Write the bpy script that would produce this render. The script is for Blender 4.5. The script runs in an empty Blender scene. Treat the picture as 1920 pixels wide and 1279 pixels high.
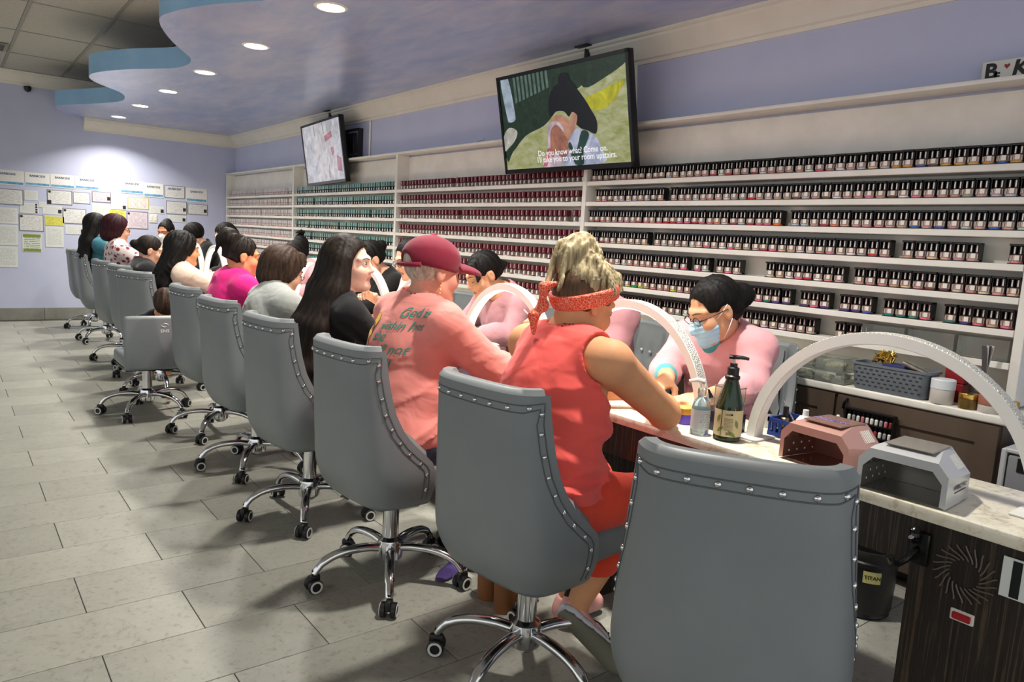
import bpy, bmesh, math, random
import numpy as np
from mathutils import Vector, Matrix

random.seed(7)
np.random.seed(7)
SC = bpy.context.scene
COL = SC.collection
PI = math.pi

# ---------------------------------------------------------------- camera, world, light, exposure
CAM_H = 1.335
YAW, PITCH, ROLL, FPX = 0.665578, 0.1347395, 0.0571809, 1369.41
def cam_axes():
    f = Vector((math.sin(YAW)*math.cos(PITCH), math.cos(YAW)*math.cos(PITCH), -math.sin(PITCH)))
    rt = Vector((math.cos(YAW), -math.sin(YAW), 0)); up = rt.cross(f)
    return math.cos(ROLL)*rt + math.sin(ROLL)*up, -math.sin(ROLL)*rt + math.cos(ROLL)*up, f
_r, _u, _f = cam_axes()
cam = bpy.data.objects.new('camera', bpy.data.cameras.new('camera'))
COL.objects.link(cam)
cam.matrix_world = Matrix(((_r.x, _u.x, -_f.x, 0), (_r.y, _u.y, -_f.y, 0), (_r.z, _u.z, -_f.z, CAM_H), (0, 0, 0, 1)))
cam.data.sensor_width = 36; cam.data.sensor_fit = 'HORIZONTAL'
cam.data.lens = FPX/1920*36
cam.data.clip_start = 0.05
SC.camera = cam

w = bpy.data.worlds.new('ambient_fill'); SC.world = w; w.use_nodes = True  # even ambient fill, added; comes in through the room's open sides
bg = w.node_tree.nodes['Background']
bg.inputs[0].default_value = (0.97, 0.98, 1.0, 1); bg.inputs[1].default_value = 0.90
SC.view_settings.view_transform = 'Standard'
SC.view_settings.look = 'None'
SC.view_settings.gamma = 1.0
SC.view_settings.use_curve_mapping = False
SC.view_settings.exposure = 0.22
DOWNLIGHT_W = 25.0
RING_EMIT = 6.0

# ---------------------------------------------------------------- helpers
def lin(c):
    return tuple(((v/255)/12.92 if v/255 <= 0.04045 else ((v/255+0.055)/1.055)**2.4) for v in c)
MATS = {}
def mat(name, rgb, rough=0.5, metal=0.0, spec=0.5, emit=0.0, trans=0.0, alpha=1.0, coat=0.0, sheen=0.0, ior=1.45):
    if name in MATS: return MATS[name]
    m = bpy.data.materials.new(name); m.use_nodes = True
    b = m.node_tree.nodes['Principled BSDF']
    c = (*lin(rgb), 1)
    b.inputs['Base Color'].default_value = c
    b.inputs['Roughness'].default_value = rough
    b.inputs['Metallic'].default_value = metal
    b.inputs['Specular IOR Level'].default_value = spec
    b.inputs['Transmission Weight'].default_value = trans
    b.inputs['Alpha'].default_value = alpha
    b.inputs['Coat Weight'].default_value = coat
    b.inputs['Sheen Weight'].default_value = sheen
    b.inputs['IOR'].default_value = ior
    if emit:
        b.inputs['Emission Color'].default_value = c
        b.inputs['Emission Strength'].default_value = emit
    MATS[name] = m
    return m
def nodes_of(m):
    nt = m.node_tree
    return nt, nt.nodes, nt.links, nt.nodes['Principled BSDF']
def coord(nt, kind='Object', scale=(1, 1, 1), rot=(0, 0, 0)):
    tc = nt.nodes.new('ShaderNodeTexCoord'); mp = nt.nodes.new('ShaderNodeMapping')
    mp.inputs['Scale'].default_value = scale; mp.inputs['Rotation'].default_value = rot
    nt.links.new(tc.outputs[kind], mp.inputs['Vector'])
    return mp.outputs['Vector']
def noise(nt, vec, scale, detail=4, rough=0.55, dist=0.0):
    n = nt.nodes.new('ShaderNodeTexNoise'); n.inputs['Scale'].default_value = scale
    n.inputs['Detail'].default_value = detail; n.inputs['Roughness'].default_value = rough
    n.inputs['Distortion'].default_value = dist
    nt.links.new(vec, n.inputs['Vector'])
    return n.outputs['Fac']
def ramp(nt, fac, stops, interp='LINEAR'):
    r = nt.nodes.new('ShaderNodeValToRGB'); r.color_ramp.interpolation = interp
    e = r.color_ramp.elements
    while len(e) < len(stops): e.new(0.5)
    for i, (p, c) in enumerate(stops):
        e[i].position = p; e[i].color = (*lin(c), 1)
    nt.links.new(fac, r.inputs['Fac'])
    return r.outputs['Color']
def mixc(nt, fac, a, b, mode='MIX'):
    n = nt.nodes.new('ShaderNodeMix'); n.data_type = 'RGBA'; n.blend_type = mode
    if isinstance(fac, float): n.inputs[0].default_value = fac
    else: nt.links.new(fac, n.inputs[0])
    for i, v in ((6, a), (7, b)):
        if isinstance(v, tuple): n.inputs[i].default_value = (*lin(v), 1)
        else: nt.links.new(v, n.inputs[i])
    return n.outputs[2]
def bump(nt, h, strength=0.2, dist=0.002):
    b = nt.nodes.new('ShaderNodeBump'); b.inputs['Strength'].default_value = strength
    b.inputs['Distance'].default_value = dist
    nt.links.new(h, b.inputs['Height'])
    nt.links.new(b.outputs['Normal'], nt.nodes['Principled BSDF'].inputs['Normal'])
def textured(name, stops, scale, rough=0.5, kind='Object', cs=(1, 1, 1), detail=5, bstr=0.0, bdist=0.002, bscale=None, metal=0.0, dist=0.0, coat=0.0, sheen=0.0, spec=0.5):
    if name in MATS: return MATS[name]
    m = mat(name, stops[0][1], rough, metal, coat=coat, sheen=sheen, spec=spec)
    nt, N, L, b = nodes_of(m)
    v = coord(nt, kind, cs)
    f = noise(nt, v, scale, detail, dist=dist)
    L.new(ramp(nt, f, stops), b.inputs['Base Color'])
    if bstr: bump(nt, noise(nt, v, bscale or scale*3, 3), bstr, bdist)
    return m

class MB:
    """collects shapes; build() links them as one mesh object"""
    def __init__(self): self.v = []; self.f = []; self.m = []; self.n = 0
    def add(self, verts, faces, mi=0):
        o = self.n
        self.v.extend([tuple(map(float, p)) for p in verts]); self.n += len(verts)
        self.f.extend([tuple(i+o for i in f) for f in faces])
        self.m.extend([mi]*len(faces) if isinstance(mi, int) else list(mi))
        return self
    def box(self, c, s, mi=0, M=None):
        x, y, z = s[0]/2, s[1]/2, s[2]/2
        V = [Vector((sx*x, sy*y, sz*z)) for sz in (-1, 1) for sy in (-1, 1) for sx in (-1, 1)]
        if M is not None: V = [M @ p for p in V]
        V = [p+Vector(c) for p in V]
        return self.add(V, [(0, 2, 3, 1), (4, 5, 7, 6), (0, 1, 5, 4), (2, 6, 7, 3), (0, 4, 6, 2), (1, 3, 7, 5)], mi)
    def rbox(self, c, s, r=0.01, seg=2, mi=0, M=None):
        bm = bmesh.new(); bmesh.ops.create_cube(bm, size=1)
        bmesh.ops.scale(bm, vec=s, verts=bm.verts)
        bmesh.ops.bevel(bm, geom=list(bm.edges), offset=min(r, min(s)*0.49), segments=seg, profile=0.5, affect='EDGES')
        bm.verts.ensure_lookup_table()
        V = [v.co.copy() for v in bm.verts]
        if M is not None: V = [M @ p for p in V]
        V = [p+Vector(c) for p in V]
        F = [[v.index for v in f.verts] for f in bm.faces]
        bm.free()
        return self.add(V, F, mi)
    def lathe(self, prof, n=24, c=(0, 0, 0), mi=0, M=None, cap=True, mis=None):
        V, F, I = [], [], []
        for r, z in prof:
            for k in range(n):
                a = 2*PI*k/n; V.append(Vector((r*math.cos(a), r*math.sin(a), z)))
        for i in range(len(prof)-1):
            for k in range(n):
                k2 = (k+1) % n
                F.append((i*n+k, i*n+k2, (i+1)*n+k2, (i+1)*n+k)); I.append(mis[i] if mis else mi)
        if cap:
            if prof[0][0] > 1e-6: F.append(tuple(range(n-1, -1, -1))); I.append(mis[0] if mis else mi)
            if prof[-1][0] > 1e-6: F.append(tuple((len(prof)-1)*n+k for k in range(n))); I.append(mis[-1] if mis else mi)
        if M is not None: V = [M @ p for p in V]
        V = [p+Vector(c) for p in V]
        return self.add(V, F, I)
    def tube(self, pts, r, n=10, mi=0, closed=False, cap=True, flat=1.0, up=None):
        P = [Vector(p) for p in pts]; m = len(P)
        R = r if isinstance(r, (list, tuple)) else [r]*m
        V, F = [], []
        prev = None
        for i in range(m):
            if closed: t = P[(i+1) % m]-P[i-1]
            else: t = P[min(i+1, m-1)]-P[max(i-1, 0)]
            t.normalize()
            if prev is None:
                u = Vector(up) if up else (Vector((0, 0, 1)) if abs(t.z) < 0.9 else Vector((1, 0, 0)))
            else: u = prev
            u = (u - t*u.dot(t))
            if u.length < 1e-6: u = t.orthogonal()
            u.normalize(); prev = u
            w_ = t.cross(u)
            for k in range(n):
                a = 2*PI*k/n
                V.append(P[i]+R[i]*(math.cos(a)*u*flat+math.sin(a)*w_))
        for i in range(m if closed else m-1):
            j = (i+1) % m
            for k in range(n):
                k2 = (k+1) % n
                F.append((i*n+k, i*n+k2, j*n+k2, j*n+k))
        if cap and not closed:
            F.append(tuple(range(n-1, -1, -1))); F.append(tuple((m-1)*n+k for k in range(n)))
        return self.add(V, F, mi)
    def prism(self, poly, axis, a, b, mi=0):
        """2D polygon extruded along axis (0,1,2) from a to b; poly gives the two other coordinates in order"""
        def P(p, t):
            return (t, p[0], p[1]) if axis == 0 else (p[0], t, p[1]) if axis == 1 else (p[0], p[1], t)
        n = len(poly)
        V = [P(p, a) for p in poly]+[P(p, b) for p in poly]
        F = [tuple(range(n-1, -1, -1)), tuple(range(n, 2*n))]+[(i, (i+1) % n, n+(i+1) % n, n+i) for i in range(n)]
        return self.add(V, F, mi)
    def grid(self, rows, mi=0, close_u=False):
        nu, nv = len(rows[0]), len(rows)
        V = [p for r_ in rows for p in r_]; F = []
        for i in range(nv-1):
            for j in range(nu if close_u else nu-1):
                j2 = (j+1) % nu
                F.append((i*nu+j, i*nu+j2, (i+1)*nu+j2, (i+1)*nu+j))
        return self.add(V, F, mi)
    def build(self, name, mats, parent=None, smooth=0.6, origin=None):
        me = bpy.data.meshes.new(name)
        V = self.v
        if origin is not None: V = [(p[0]-origin[0], p[1]-origin[1], p[2]-origin[2]) for p in V]
        me.from_pydata(V, [], self.f)
        return finish(name, me, self.m, mats, parent, smooth, origin)

def finish(name, me, mi, mats, parent, smooth=0.6, origin=None, fixn=True):
    for m in (mats if isinstance(mats, (list, tuple)) else [mats]): me.materials.append(m)
    if mi is not None and len(mi): me.polygons.foreach_set('material_index', np.array(mi, dtype=np.int32))
    if fixn:
        bm = bmesh.new(); bm.from_mesh(me); bmesh.ops.recalc_face_normals(bm, faces=bm.faces); bm.to_mesh(me); bm.free()
    if smooth:
        me.polygons.foreach_set('use_smooth', np.ones(len(me.polygons), dtype=bool))
        if smooth < 3: me.set_sharp_from_angle(angle=smooth)
    me.update()
    o = bpy.data.objects.new(name, me); COL.objects.link(o)
    if origin is not None: o.location = origin
    if parent is not None: o.parent = parent
    return o
def tag(o, label=None, cat=None, group=None, kind=None):
    if label: o['label'] = label
    if cat: o['category'] = cat
    if group: o['group'] = group
    if kind: o['kind'] = kind
    return o
def thing(name, label, cat, loc=(0, 0, 0), rotz=0.0, group=None):
    o = bpy.data.objects.new(name, None); COL.objects.link(o)
    o.empty_display_size = 0.05
    o.location = loc; o.rotation_euler = (0, 0, rotz)
    return tag(o, label, cat, group)
def dup(root, loc=None, rotz=None, label=None, group=None):
    def cp(o, par):
        c = o.copy(); COL.objects.link(c); c.parent = par
        for ch in o.children: cp(ch, c)
        return c
    r = cp(root, None)
    if loc is not None: r.location = loc
    if rotz is not None: r.rotation_euler = (0, 0, rotz)
    if label: r['label'] = label
    if group: r['group'] = group
    return r
def text_mesh(txt, size, shear=0.0, extrude=0.0, bold=0.0, spacing=1.0):
    """verts (x,y) and faces of a line of lettering, origin at its left baseline"""
    cu = bpy.data.curves.new('lettering', 'FONT'); cu.body = txt; cu.size = size; cu.shear = shear
    cu.offset = bold; cu.space_character = spacing; cu.resolution_u = 3; cu.fill_mode = 'FRONT'
    o = bpy.data.objects.new('lettering', cu); COL.objects.link(o)
    dg = bpy.context.evaluated_depsgraph_get()
    me = bpy.data.meshes.new_from_object(o.evaluated_get(dg))
    V = [tuple(v.co) for v in me.vertices]; F = [tuple(p.vertices) for p in me.polygons]
    bpy.data.objects.remove(o); bpy.data.curves.remove(cu); bpy.data.meshes.remove(me)
    return V, F
def text_on(mb, txt, size, origin, ux, uy, mi=0, center=False, **k):
    V, F = text_mesh(txt, size, **k)
    if not V: return
    if center:
        w_ = max(p[0] for p in V); V = [(p[0]-w_/2, p[1], p[2]) for p in V]
    O, ux, uy = Vector(origin), Vector(ux), Vector(uy)
    mb.add([O+ux*p[0]+uy*p[1] for p in V], F, mi)

# ---------------------------------------------------------------- materials shared around
M_white = mat('white_paint', (226, 223, 212), 0.45)
M_cream = textured('cream_trim', [(0.3, (218, 213, 198)), (0.7, (228, 223, 208))], 4, 0.5)
M_black = mat('black_plastic', (14, 14, 15), 0.4)
M_chrome = mat('chrome', (215, 216, 218), 0.12, 1.0)
M_steel = textured('brushed_steel', [(0.4, (150, 148, 142)), (0.6, (185, 183, 176))], 60, 0.3, cs=(1, 1, 0.05), metal=1.0)
M_leather = textured('grey_leather', [(0.3, (116, 122, 123)), (0.7, (126, 131, 132))], 3, 0.42, bstr=0.08, bdist=0.001, bscale=260)
M_seam = mat('dark_seam', (84, 88, 90), 0.6)
M_gold = mat('gold_foil', (196, 164, 84), 0.25, 1.0)
M_clear = mat('clear_acrylic', (236, 240, 236), 0.06, trans=0.92, ior=1.3)
M_glow = mat('lamp_strip', (255, 250, 238), 0.5, emit=RING_EMIT)
# ---------------------------------------------------------------- the room
YB, XW, ZC, ZS = 11.09, 3.413, 3.06, 2.60     # back wall, shelf wall, ceiling, soffit
def in_frame(p, m=60):
    q = Vector(p)-Vector((0, 0, CAM_H)); d = q.dot(_f)
    if d < 0.15: return False
    u = 960+FPX*q.dot(_r)/d; v = 639.5-FPX*q.dot(_u)/d
    return -m < u < 1920+m and -m < v < 1279+m

# floor with its tiles
M_grout = mat('grout', (70, 67, 60), 0.9)
def tile_material():
    m = mat('floor_tile', (160, 160, 150), 0.38)
    nt, N, L, b = nodes_of(m)
    tc = N.new('ShaderNodeTexCoord'); oi = N.new('ShaderNodeObjectInfo')
    ad = N.new('ShaderNodeVectorMath'); ad.operation = 'MULTIPLY_ADD'
    cmb = N.new('ShaderNodeCombineXYZ')
    for i in range(3): L.new(oi.outputs['Random'], cmb.inputs[i])
    ad.inputs[1].default_value = (37, 53, 0); L.new(cmb.outputs[0], ad.inputs[0]); L.new(tc.outputs['Object'], ad.inputs[2])
    v = ad.outputs[0]
    n1 = noise(nt, v, 5, 6, 0.6, 0.4); n2 = noise(nt, v, 42, 5, 0.7, 0.6)
    c1 = ramp(nt, n1, [(0.3, (140, 139, 128)), (0.7, (164, 163, 152))])
    c2 = ramp(nt, n2, [(0.34, (116, 113, 102)), (0.46, (154, 153, 142)), (0.62, (158, 157, 146)), (0.74, (182, 180, 168))])
    c = mixc(nt, 0.55, c1, c2)
    br = N.new('ShaderNodeMapRange'); br.inputs[3].default_value = 0.9; br.inputs[4].default_value = 1.07
    L.new(oi.outputs['Random'], br.inputs[0])
    mu = N.new('ShaderNodeVectorMath'); mu.operation = 'SCALE'; L.new(c, mu.inputs[0]); L.new(br.outputs[0], mu.inputs['Scale'])
    L.new(mu.outputs[0], b.inputs['Base Color'])
    rr = N.new('ShaderNodeMapRange'); rr.inputs[3].default_value = 0.3; rr.inputs[4].default_value = 0.55
    L.new(n2, rr.inputs[0]); L.new(rr.outputs[0], b.inputs['Roughness'])
    bump(nt, n2, 0.12, 0.001)
    return m
M_tile = tile_material()
fl = MB().box(((XW-4.5)/2, (YB-2.5)/2, -0.03), (XW+4.5, YB+2.5, 0.054)).build('floor', M_grout, smooth=0)
tag(fl, kind='structure')
TW, TD, GAP = 0.6095, 0.3052, 0.003
tm = MB()
def tile_geo(mb, c=(0, 0, 0)):
    mb.rbox(c, (TW-GAP, TD-GAP, 0.008), 0.0012, 1)
tile_geo(tm)
tile0 = tm.build('floor_tile', M_tile, None, smooth=0)
spots = []
rest = MB()
for r in range(-17, 28):
    y = 2.699+TD*(r+0.5)
    if y > YB-0.1 or y < -2.4: continue
    off = 0.343 if r % 2 == 0 else 0.343+TW/2
    for k in range(-8, 6):
        x = off+TW*(k+0.5)
        if x-TW/2 > XW-0.05 or x < -4.2: continue
        seen = any(in_frame((x+a*TW/2, y+b_*TD/2, 0), 10) for a in (-1, 0, 1) for b_ in (-1, 0, 1))
        if seen and (x < 2.35 or y < 2.2): spots.append((x, y))
        else: tile_geo(rest, (x, y, -0.004))
spots.sort(key=lambda p: p[0]**2+p[1]**2)
for i, (x, y) in enumerate(spots):
    if i >= 300: tile_geo(rest, (x, y, -0.004)); continue
    o = tile0 if i == 0 else tile0.copy()
    if i: COL.objects.link(o)
    o.location = (x, y, -0.004); o.parent = fl
o = rest.build('far_floor_tiles', M_tile, fl, smooth=0); tag(o, kind='stuff')

# walls
def wall_mat(name, a, b_, rough=0.55):
    m = mat(name, a, rough); nt, N, L, p = nodes_of(m)
    v = coord(nt, 'Object')
    L.new(ramp(nt, noise(nt, v, 1.3, 4), [(0.3, a), (0.7, b_)]), p.inputs['Base Color'])
    bump(nt, noise(nt, v, 110, 4), 0.25, 0.003)
    return m
M_lav = wall_mat('lavender_paint', (186, 191, 216), (197, 201, 221))
tag(MB().box(((XW-4.5)/2, YB+0.06, 1.5), (XW+4.7, 0.12, 3.3)).build('wall_back', M_lav, smooth=0), kind='structure')
tag(MB().box((XW+0.06, (YB-2.5)/2, 1.5), (0.12, YB+2.5, 3.3)).build('wall_right', M_lav, smooth=0), kind='structure')
M_basetile = textured('baseboard_tile', [(0.3, (126, 126, 116)), (0.7, (146, 146, 136))], 9, 0.4)
bb = MB()
bs = tag(MB().box(((2.9-4.5)/2, YB-0.006, 0.075), (7.4, 0.011, 0.15)).build('baseboard_back', M_grout, smooth=0), kind='structure')
bt = MB().rbox((0, 0, 0), (0.606, 0.012, 0.152), 0.001, 1).build('baseboard_tile', M_basetile, bs, smooth=0)
for i in range(5):
    o = bt if i == 0 else bt.copy()
    if i: COL.objects.link(o); o.parent = bs
    o.location = (0.1+0.61*i, YB-0.0075, 0.076)

# main ceiling: slab, tee bars, lay-in panels
tag(MB().box(((XW-4.5)/2, (YB-2.5)/2, ZC+0.06), (XW+4.5, YB+2.5, 0.1)).build('ceiling', mat('ceiling_void', (120, 118, 110), 0.9), smooth=0), kind='structure')
ceil = bpy.data.objects['ceiling']
M_lay = textured('ceiling_panel', [(0.35, (176, 173, 160)), (0.65, (190, 187, 174))], 70, 0.85, bstr=0.3, bdist=0.002)
M_tee = mat('tee_bar', (150, 148, 138), 0.6)
p0 = MB().rbox((0, 0, 0), (0.585, 1.195, 0.012), 0.003, 1).build('ceiling_tile', M_lay, ceil, smooth=0)
first = True; rest = MB()
for i in range(-8, 4):
    for j in range(-9, 4):
        x, y = 1.256-0.305+0.61*i, 8.66+0.61+1.22*j
        if y-0.6 > YB or x > XW: continue
        if -1.2 < x < 2.2 and y > 4.5:
            o = p0 if first else p0.copy()
            if not first: COL.objects.link(o); o.parent = ceil
            first = False; o.location = (x, y, ZC-0.001)
        else: rest.rbox((x, y, ZC-0.001), (0.585, 1.195, 0.012), 0.003, 1)
tag(rest.build('far_ceiling_tiles', M_lay, ceil, smooth=0), kind='stuff')
for i in range(-8, 4):
    MB().box((1.256+0.61*i, (YB-2.5)/2, ZC-0.006), (0.024, YB+2.4, 0.012)).build('tee_bar', M_tee, ceil, smooth=0)
for j in range(-9, 3):
    y = 8.66+1.22*j
    if -2.4 < y < YB: MB().box(((XW-4.5)/2, y, ZC-0.0055), (XW+4.4, 0.024, 0.011)).build('tee_bar', M_tee, ceil, smooth=0)
vt = thing('ceiling_vent', 'grey ceiling air vent at the left picture edge', 'vent', (0.42, 9.6, ZC-0.02))
MB().box((0, 0, 0), (0.40, 0.40, 0.012)).build('vent_frame', M_tee, vt, smooth=0)
M_ventslat = mat('vent_slat', (92, 90, 84), 0.6)
for i in range(6): MB().box((0, -0.15+0.06*i, -0.008), (0.34, 0.035, 0.006)).build('slat', M_ventslat, vt, smooth=0)

# wavy dropped soffit
E0 = [(1.5, -1.9), (1.3, -0.9), (1.15, -0.1), (1.3, 0.5), (1.52, 0.88), (1.619, 1.28), (1.557, 1.53), (1.456, 1.752), (1.297, 2.013), (1.188, 2.281), (1.133, 2.529), (1.169, 2.739), (1.265, 2.997),
      (1.389, 3.264), (1.52, 3.5), (1.592, 3.664), (1.619, 3.90), (1.557, 4.15), (1.456, 4.372), (1.297, 4.633), (1.188, 4.901), (1.133, 5.149), (1.169, 5.359), (1.265, 5.617), (1.389, 5.884),
      (1.52, 6.12), (1.592, 6.284), (1.619, 6.52), (1.557, 6.771), (1.306, 7.149), (1.142, 7.515), (1.106, 7.79), (1.177, 8.048), (1.323, 8.273), (1.474, 8.481), (1.566, 8.756), (1.584, 9.118),
      (1.42, 9.557), (1.172, 10.074), (1.11, 10.332), (1.259, 10.841), (1.5, YB)]
def catmull(P, n=5):
    out = []
    for i in range(len(P)-1):
        a, b, c, d = (Vector(P[max(0, min(len(P)-1, j))]) for j in (i-1, i, i+1, i+2))
        for k in range(n):
            t = k/n
            out.append(0.5*((2*b)+(c-a)*t+(2*a-5*b+4*c-d)*t*t+(3*b-a-3*c+d)*t**3))
    out.append(Vector(P[-1]))
    return out
edge = catmull(E0)
def cloud_paint():
    m = mat('cloud_paint', (122, 130, 172), 0.24, spec=0.5); nt, N, L, b = nodes_of(m)
    v = coord(nt, 'Object', (1.1, 0.5, 1))
    n1 = noise(nt, v, 1.6, 7, 0.62, 0.8); v2 = coord(nt, 'Object', (3.0, 0.9, 1)); n2 = noise(nt, v2, 2.4, 6, 0.6, 0.5)
    c1 = ramp(nt, n1, [(0.28, (134, 150, 198)), (0.5, (158, 168, 206)), (0.72, (182, 186, 210))])
    c2 = ramp(nt, n2, [(0.36, (144, 162, 206)), (0.62, (184, 188, 210))])
    L.new(mixc(nt, 0.4, c1, c2), b.inputs['Base Color'])
    bump(nt, noise(nt, coord(nt, 'Object', (1, 0.35, 1)), 38, 3), 0.10, 0.004)
    return m
M_cloud = cloud_paint()
M_teal = textured('teal_paint', [(0.3, (130, 174, 210)), (0.7, (148, 190, 220))], 3, 0.4)
mb = MB(); n = len(edge)
lo = [(p.x, p.y, ZS) for p in edge]; hi = [(p.x, p.y, ZS+0.168) for p in edge]
lo2 = [(XW, p.y, ZS) for p in edge]; hi2 = [(XW, p.y, ZS+0.168) for p in edge]
mb.add(lo+hi+lo2+hi2, [(i, i+1, 2*n+i+1, 2*n+i) for i in range(n-1)]+[(n+i, 3*n+i, 3*n+i+1, n+i+1) for i in range(n-1)], 0)
mb.add(lo+hi, [(i, n+i, n+i+1, i+1) for i in range(n-1)], 1)
so = mb.build('ceiling_soffit', [M_cloud, M_teal], smooth=0.9); tag(so, kind='structure')

# crown mouldings
PR = [(0, -0.155), (0.012, -0.155), (0.015, -0.135), (0.030, -0.128), (0.034, -0.112), (0.055, -0.085), (0.082, -0.045), (0.092, -0.036), (0.094, -0.022), (0.110, -0.016), (0.112, 0.0), (0, 0.0)]
tag(MB().prism([(XW-a, ZS+b) for a, b in PR], 1, -1.5, YB).build('trim_1', M_cream, smooth=0.5), kind='structure')
tag(MB().prism([(YB-a, ZS+b) for a, b in PR], 0, 1.50, XW).build('trim_2', M_cream, smooth=0.5), kind='structure')
tag(MB().prism([(YB-a, ZC-0.012+b) for a, b in PR], 0, -4.4, 3.3).build('trim_3', M_cream, smooth=0.5), kind='structure')

# recessed downlights
M_dl = mat('downlight_lens', (255, 250, 240), 0.5, emit=14)
for i in range(-2, 6):
    y = 4.134+1.2665*i
    nm = ['nearest the camera end', 'second from the camera end', 'above the big television, largest one in view', 'second one in view from the front', 'third one in view from the front', 'fourth one in view from the front', 'fifth one in view from the front', 'farthest one by the back wall'][i+2]
    t = thing('ceiling_downlight', 'round recessed ceiling downlight, '+nm, 'ceiling light', (1.80, y, ZS), 0, 'row of soffit downlights')
    MB().lathe([(0.074, -0.001), (0.078, -0.008), (0.088, -0.008), (0.096, -0.003), (0.096, 0.0), (0.074, 0.0)], 28, cap=False).build('trim_ring', M_white, t)
    MB().lathe([(0.0, -0.0035), (0.074, -0.0035), (0.074, 0.0), (0, 0)], 28, cap=False).build('lens', M_dl, t)
    ld = bpy.data.lights.new('downlight_beam', 'AREA'); ld.shape = 'DISK'; ld.size = 0.15; ld.energy = DOWNLIGHT_W; ld.color = (1.0, 0.955, 0.88); ld.spread = math.radians(128)
    lo_ = bpy.data.objects.new('downlight_beam', ld); COL.objects.link(lo_); lo_.location = (0, 0, -0.012); lo_.parent = t

# ---------------------------------------------------------------- display shelves
XS = 3.28
BAYS = [(0.99, 3.50), (3.50, 6.00), (6.00, 8.48), (8.48, 11.07)]
BOARDS = [1.745-0.1285*k for k in range(7)]
M_shelf = textured('shelf_white', [(0.35, (226, 223, 213)), (0.65, (236, 233, 224))], 6, 0.42)
BN = ['nearest the camera, holding black boxed polish', 'holding red capped polish below the big television', 'holding teal capped polish below the small television', 'in the far corner, holding pale polish']
for i, (a, b) in enumerate(BAYS):
    t = thing('display_shelf', 'white built-in wall shelf bay '+BN[i], 'shelf', (XS, a, 0), 0, 'polish display shelves')
    L_ = b-a; zlo = 0.80
    MB().box((XW-XS-0.006, L_/2, (zlo+2.045)/2), (0.012, L_, 2.045-zlo)).build('back_panel', M_shelf, t, smooth=0)
    MB().rbox((0.062, 0.0175, (zlo+2.06)/2), (0.124, 0.035, 2.06-zlo), 0.002, 1).build('upright', M_shelf, t, smooth=0)
    if i == 3: MB().rbox((0.062, L_-0.008, (zlo+2.06)/2), (0.124, 0.016, 2.06-zlo), 0.002, 1).build('upright', M_shelf, t, smooth=0)
    MB().rbox((0.0615, L_/2, 2.0665), (0.149, L_-0.001, 0.019), 0.004, 2).build('top_board', M_shelf, t)
    for z in BOARDS:
        MB().rbox((0.0615, L_/2+0.0175, z-0.0135), (0.121, L_-0.040, 0.027), 0.0025, 1).build('shelf_board', M_shelf, t, smooth=0)

# counter and cabinets under the shelves
ct = MB()
ct.rbox((0, 0, 0), (0.325, YB-0.93, 0.034), 0.008, 3)
o = ct.build('wall_counter', textured('counter_white', [(0.4, (214, 211, 200)), (0.6, (226, 223, 213))], 9, 0.3)); o.location = (3.2475, (YB+0.93)/2-0.004, 0.778)
tag(o, 'long white counter top below the polish shelves', 'counter')
M_brown = textured('brown_cabinet', [(0.35, (74, 62, 52)), (0.65, (88, 74, 62))], 5, 0.5, cs=(1, 1, 0.15))
M_pull = mat('black_pull', (18, 16, 15), 0.35, 0.6)
cabs = [(0.96, 1.60), (1.60, 2.24), (2.24, 2.88), (2.88, 3.52), (3.52, 4.16), (4.16, 4.80), (4.80, 5.44), (5.44, 6.08)]
for i, (a, b) in enumerate(cabs):
    t = thing('base_cabinet', ['dark brown base cabinet at the near end, with a polish rack on its front', 'dark brown base cabinet behind the masked technician in pink', 'dark brown base cabinet behind the coral tank top woman', 'dark brown base cabinet, fourth from the near end', 'dark brown base cabinet, fifth from the near end', 'dark brown base cabinet, sixth from the near end', 'dark brown base cabinet, seventh from the near end', 'dark brown base cabinet, eighth from the near end'][i], 'cabinet', (3.10, a, 0), 0, 'cabinets below the wall counter')
    w_ = b-a-0.002
    MB().box((0.155, w_/2, 0.4125), (0.30, w_, 0.695)).build('body', M_brown, t, smooth=0)
    MB().box((0.19, w_/2, 0.034), (0.22, w_, 0.06)).build('plinth', M_black, t, smooth=0)
    d = MB(); y0, y1, z0, z1 = 0.006, w_-0.006, 0.075, 0.755; f = 0.075
    for c, s in (((-0.005, y0+f/2, (z0+z1)/2), (0.02, f, z1-z0)), ((-0.005, y1-f/2, (z0+z1)/2), (0.02, f, z1-z0)), ((-0.005, (y0+y1)/2, z0+f/2), (0.02, y1-y0-2*f, f)), ((-0.005, (y0+y1)/2, z1-f/2), (0.02, y1-y0-2*f, f)), ((-0.001, (y0+y1)/2, (z0+z1)/2), (0.010, y1-y0-2*f, z1-z0-2*f))):
        d.box(c, s)
    dr = d.build('door', M_brown, t, smooth=0)
    MB().tube([(-0.014, w_-0.04, 0.70), (-0.035, w_-0.045, 0.705), (-0.038, w_-0.05, 0.73), (-0.014, w_-0.05, 0.742)], 0.006, 8).build('handle', M_pull, dr)

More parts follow.
